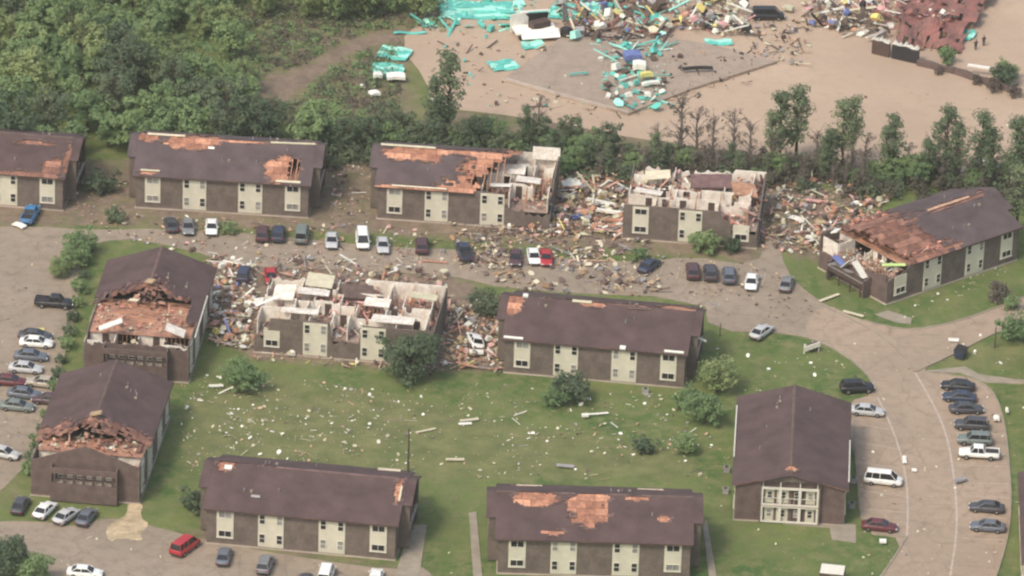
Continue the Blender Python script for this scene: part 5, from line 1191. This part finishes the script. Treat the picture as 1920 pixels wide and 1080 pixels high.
def sign_board(px, py, ang, label):
    p = G(px, py); root = empty('sign_board', (p.x, p.y, 0), R_(ang), label, 'sign board')
    m = MB(); m.box((0, 0, 1.0), (2.4, .16, .7), Matrix.Rotation(-.2, 3, 'Y')); m.build('board', M['trim'], root)
    for x in (-1.1, 1.1):
        m = MB(); m.b2(x - .07, x + .07, .09, .22, 0, 1.5); m.build('post', M['trim'], root)
    m = MB(); m.box((.5, .6, .7), (1.6, .8, .9), Matrix.Rotation(.3, 3, 'Z')); m.build('backing', M['door'], root)
sign_board(1522, 662, 22, 'bent white sign board with brown backing on the grass inside the road bend')
def dumpster(px, py, ang, mt, label):
    p = G(px, py); root = empty('dumpster', (p.x, p.y, .05), R_(ang), label, 'dumpster')
    m = MB(); m.loft([[(-1, -.6, .15), (1, -.6, .15), (1, .6, .15), (-1, .6, .15)], [(-1.1, -.75, 1.15), (1.1, -.75, 1.15), (1.1, .75, 1.4), (-1.1, .75, 1.4)]]); m.build('bin', mt, root)
    for s in (-1, 1):
        m = MB(); m.box((s * .54, 0, 1.34), (1.02, 1.55, .05), Matrix.Rotation(.16, 3, 'X')); m.build('lid', M['dark'], root)
        m = MB(); m.b2(s * 1.1 - .05, s * 1.1 + .05, -.4, .4, .7, .85); m.build('side_pocket', mt, root)
        for y in (-.5, .5): m = MB(); m.tube((s * .8, y - .04, .08), (s * .8, y + .04, .08), .08, .08, 8); m.build('caster', M['tyre'], root)
dumpster(1801, 670, 70, paint('navy'), 'dark blue dumpster at the corner of the side road')
def enclosure(px, py, label):
    p = G(px, py); root = empty('utility_shed', (p.x, p.y, .05), R_(-8), label, 'shed')
    for (x0, x1, y0, y1) in ((-1.6, 1.6, -1.1, -1.0), (-1.6, 1.6, 1.0, 1.1), (-1.6, -1.5, -1, 1), (1.5, 1.6, -1, 1)):
        m = MB(); m.b2(x0, x1, y0, y1, 0, 1.5); m.build('wall', M['door'], root)
    m = MB(); m.box((0, -.1, 1.62), (3.1, 2.1, .1), Matrix.Rotation(.12, 3, 'X')); m.build('roof', M['trim'], root)
    m = MB(); m.b2(-.4, .4, -1.16, -1.103, .05, 1.35); m.build('door', M['brick'], root)
enclosure(1560, 1088, 'small shed with a pale flat roof on the grass at the bottom frame edge')
def picnic(px, py, label):
    p = G(px, py); root = empty('air_conditioner', (p.x, p.y, .05), 0, label, 'air conditioner')
    m = MB(); m.b2(-.4, .4, -.4, .4, 0, .75); m.build('casing', M['grey'], root)
    m = MB(); m.tube((0, 0, .753), (0, 0, .79), .3, .3, 14); m.build('fan_grille', M['dark'], root)
for i, (x, y, lb) in enumerate(((1600, 905, 'air conditioner unit on the grass strip beside the end on block, upper'), (1597, 952, 'air conditioner unit on the grass strip beside the end on block, lower'), (1362, 885, 'air conditioner unit left of the end on block, upper'), (1360, 925, 'air conditioner unit left of the end on block, lower'), (1210, 702 + 36, 'air conditioner unit before the centre block'))):
    picnic(x, y, lb)

# ------------------------------------------------------------------ haze: one closed box of thin air round the camera and everything built
hz = MB(); hz.b2(-6200, 6200, -6200, 6200, -1.3, CAMH + 20)
hm = bpy.data.materials.new('thin_haze'); hm.use_nodes = True; hn = hm.node_tree.nodes; hn.clear()
pv = hn.new('ShaderNodeVolumePrincipled'); pv.inputs['Density'].default_value = HAZE; pv.inputs['Color'].default_value = (.96, .93, .80, 1); pv.inputs['Anisotropy'].default_value = .2
ho = hn.new('ShaderNodeOutputMaterial'); hm.node_tree.links.new(pv.outputs[0], ho.inputs['Volume'])
hz.build('haze', hm, None, kind='stuff', label='thin pale haze in the air over the whole place', category='haze')
on_roof('R', -2.5, .005, -1, (15, .14, .14), 0, 'trim', 'white gutter along the left eave of the end on block', 'gutter')
on_roof('R', 4.5, .005, 1, (12, .14, .14), 0, 'trim', 'white gutter along the right eave of the end on block', 'gutter')
on_roof('A', 3.0, .005, 1, (13, .16, .16), 0, 'trim', 'white gutter along the right eave of the block beside the left lot', 'gutter')
# ceiling sheets and odd panels lying in the opened blocks
def in_block(b, lx, ly, z, size, rx, ry, rz, material, label, name='ceiling_sheet'):
    c = PL[b]; ca, sa = math.cos(c[2]), math.sin(c[2]); mb = MB(); mb.box((0, 0, 0), size)
    o = mb.build(name, M[material], None, label=label, category='debris'); o.location = (c[0] + lx * ca - ly * sa, c[1] + lx * sa + ly * ca, z)
    o.rotation_euler = (Matrix.Rotation(c[2] + R_(rz), 3, 'Z') @ Matrix.Rotation(R_(rx), 3, 'X') @ Matrix.Rotation(R_(ry), 3, 'Y')).to_euler()
for a in (('C4', 13.6, -2.6, 5.7, (2.8, .3, .2), 0, 20, 0, 'white', 'white rake board hanging off the right end of the intact centre block'),
          ('M', -5.2, 5.2, 5.75, (3.8, 3.4, .1), 6, 4, 0, 'creamscrap', 'square cream ceiling panel at the rear of the destroyed cream block'),
          ('M', -5.6, 2.0, 5.5, (4.4, 2.6, .1), -8, 3, 3, 'drywall', 'plaster ceiling sheet in front of the square cream panel'),
          ('M', -9.6, 1.0, 5.5, (3.0, 3.6, .12), 10, -5, 0, 'drywall', 'plaster sheet over the left rooms of the destroyed cream block'),
          ('M', -11.6, -2.0, 5.4, (3.4, .5, .12), 0, -14, 30, 'white', 'white beam jutting out of the left end of the destroyed block'),
          ('M', -6.6, -4.2, 5.45, (5.2, 1.8, .1), -5, 0, 0, 'drywall', 'long plaster sheet over the front left rooms of the destroyed block'),
          ('M', 3.6, 0.4, 5.45, (3.6, 2.2, .1), 5, 0, -3, 'drywall', 'plaster sheet over the middle rooms of the destroyed block'),
          ('M', 6.5, -4.5, 5.45, (6.0, 2.8, .1), -6, 0, 0, 'drywall', 'wide plaster sheet behind the round tree top'),
          ('M', 9.8, 3.4, 5.5, (3.6, 1.6, .1), 4, 5, 0, 'creamscrap', 'cream sheet at the right end of the destroyed block'),
          ('M', .4, 4.0, 5.0, (4.6, 3.2, .3), 12, 8, 15, 'brownscrap', 'fallen brown roof piece in the middle rear of the destroyed block'),
          ('T3', 10.6, 6.6, 5.75, (4.0, .14, 1.9), -12, 0, 0, 'drywall', 'cream gable panel standing at the rear right corner of the half roofless block'),
          ('T3', 6.0, 1.0, 5.5, (4.2, 2.6, .1), 7, 0, 0, 'drywall', 'plaster sheet over the open rooms of the half roofless block'),
          ('T3', 8.8, -2.0, 5.4, (3.6, 2.4, .1), -7, 4, 0, 'drywall', 'plaster sheet over the front open rooms of the half roofless block'),
          ('T3', 5.0, -4.2, 5.3, (3.0, 1.8, .1), -14, 0, 6, 'white', 'white sheet leaning over the third window panel'),
          ('T4', -5.8, 3.4, 5.5, (3.6, 2.2, .1), 9, -6, 8, 'creamscrap', 'cream sheet over the rear left rooms of the roofless block'),
          ('T4', -6.6, -2.4, 5.5, (4.0, 2.0, .1), -9, 3, -4, 'drywall', 'plaster sheet over the front left rooms of the roofless block'),
          ('T4', 2.0, 3.0, 5.3, (6.0, 3.4, .25), 10, -3, 4, 'brownscrap', 'collapsed brown roof piece in the rear of the roofless block'),
          ('T4', 7.0, 1.4, 5.1, (3.6, 3.0, .25), 12, 12, 14, 'orange', 'orange boards collapsed in the right rooms of the roofless block'),
          ('T4', 8.0, -4.6, 4.6, (2.6, 1.8, .1), -18, 20, 0, 'pink', 'pink sheet sliding over the front right corner of the roofless block')): in_block(*a)
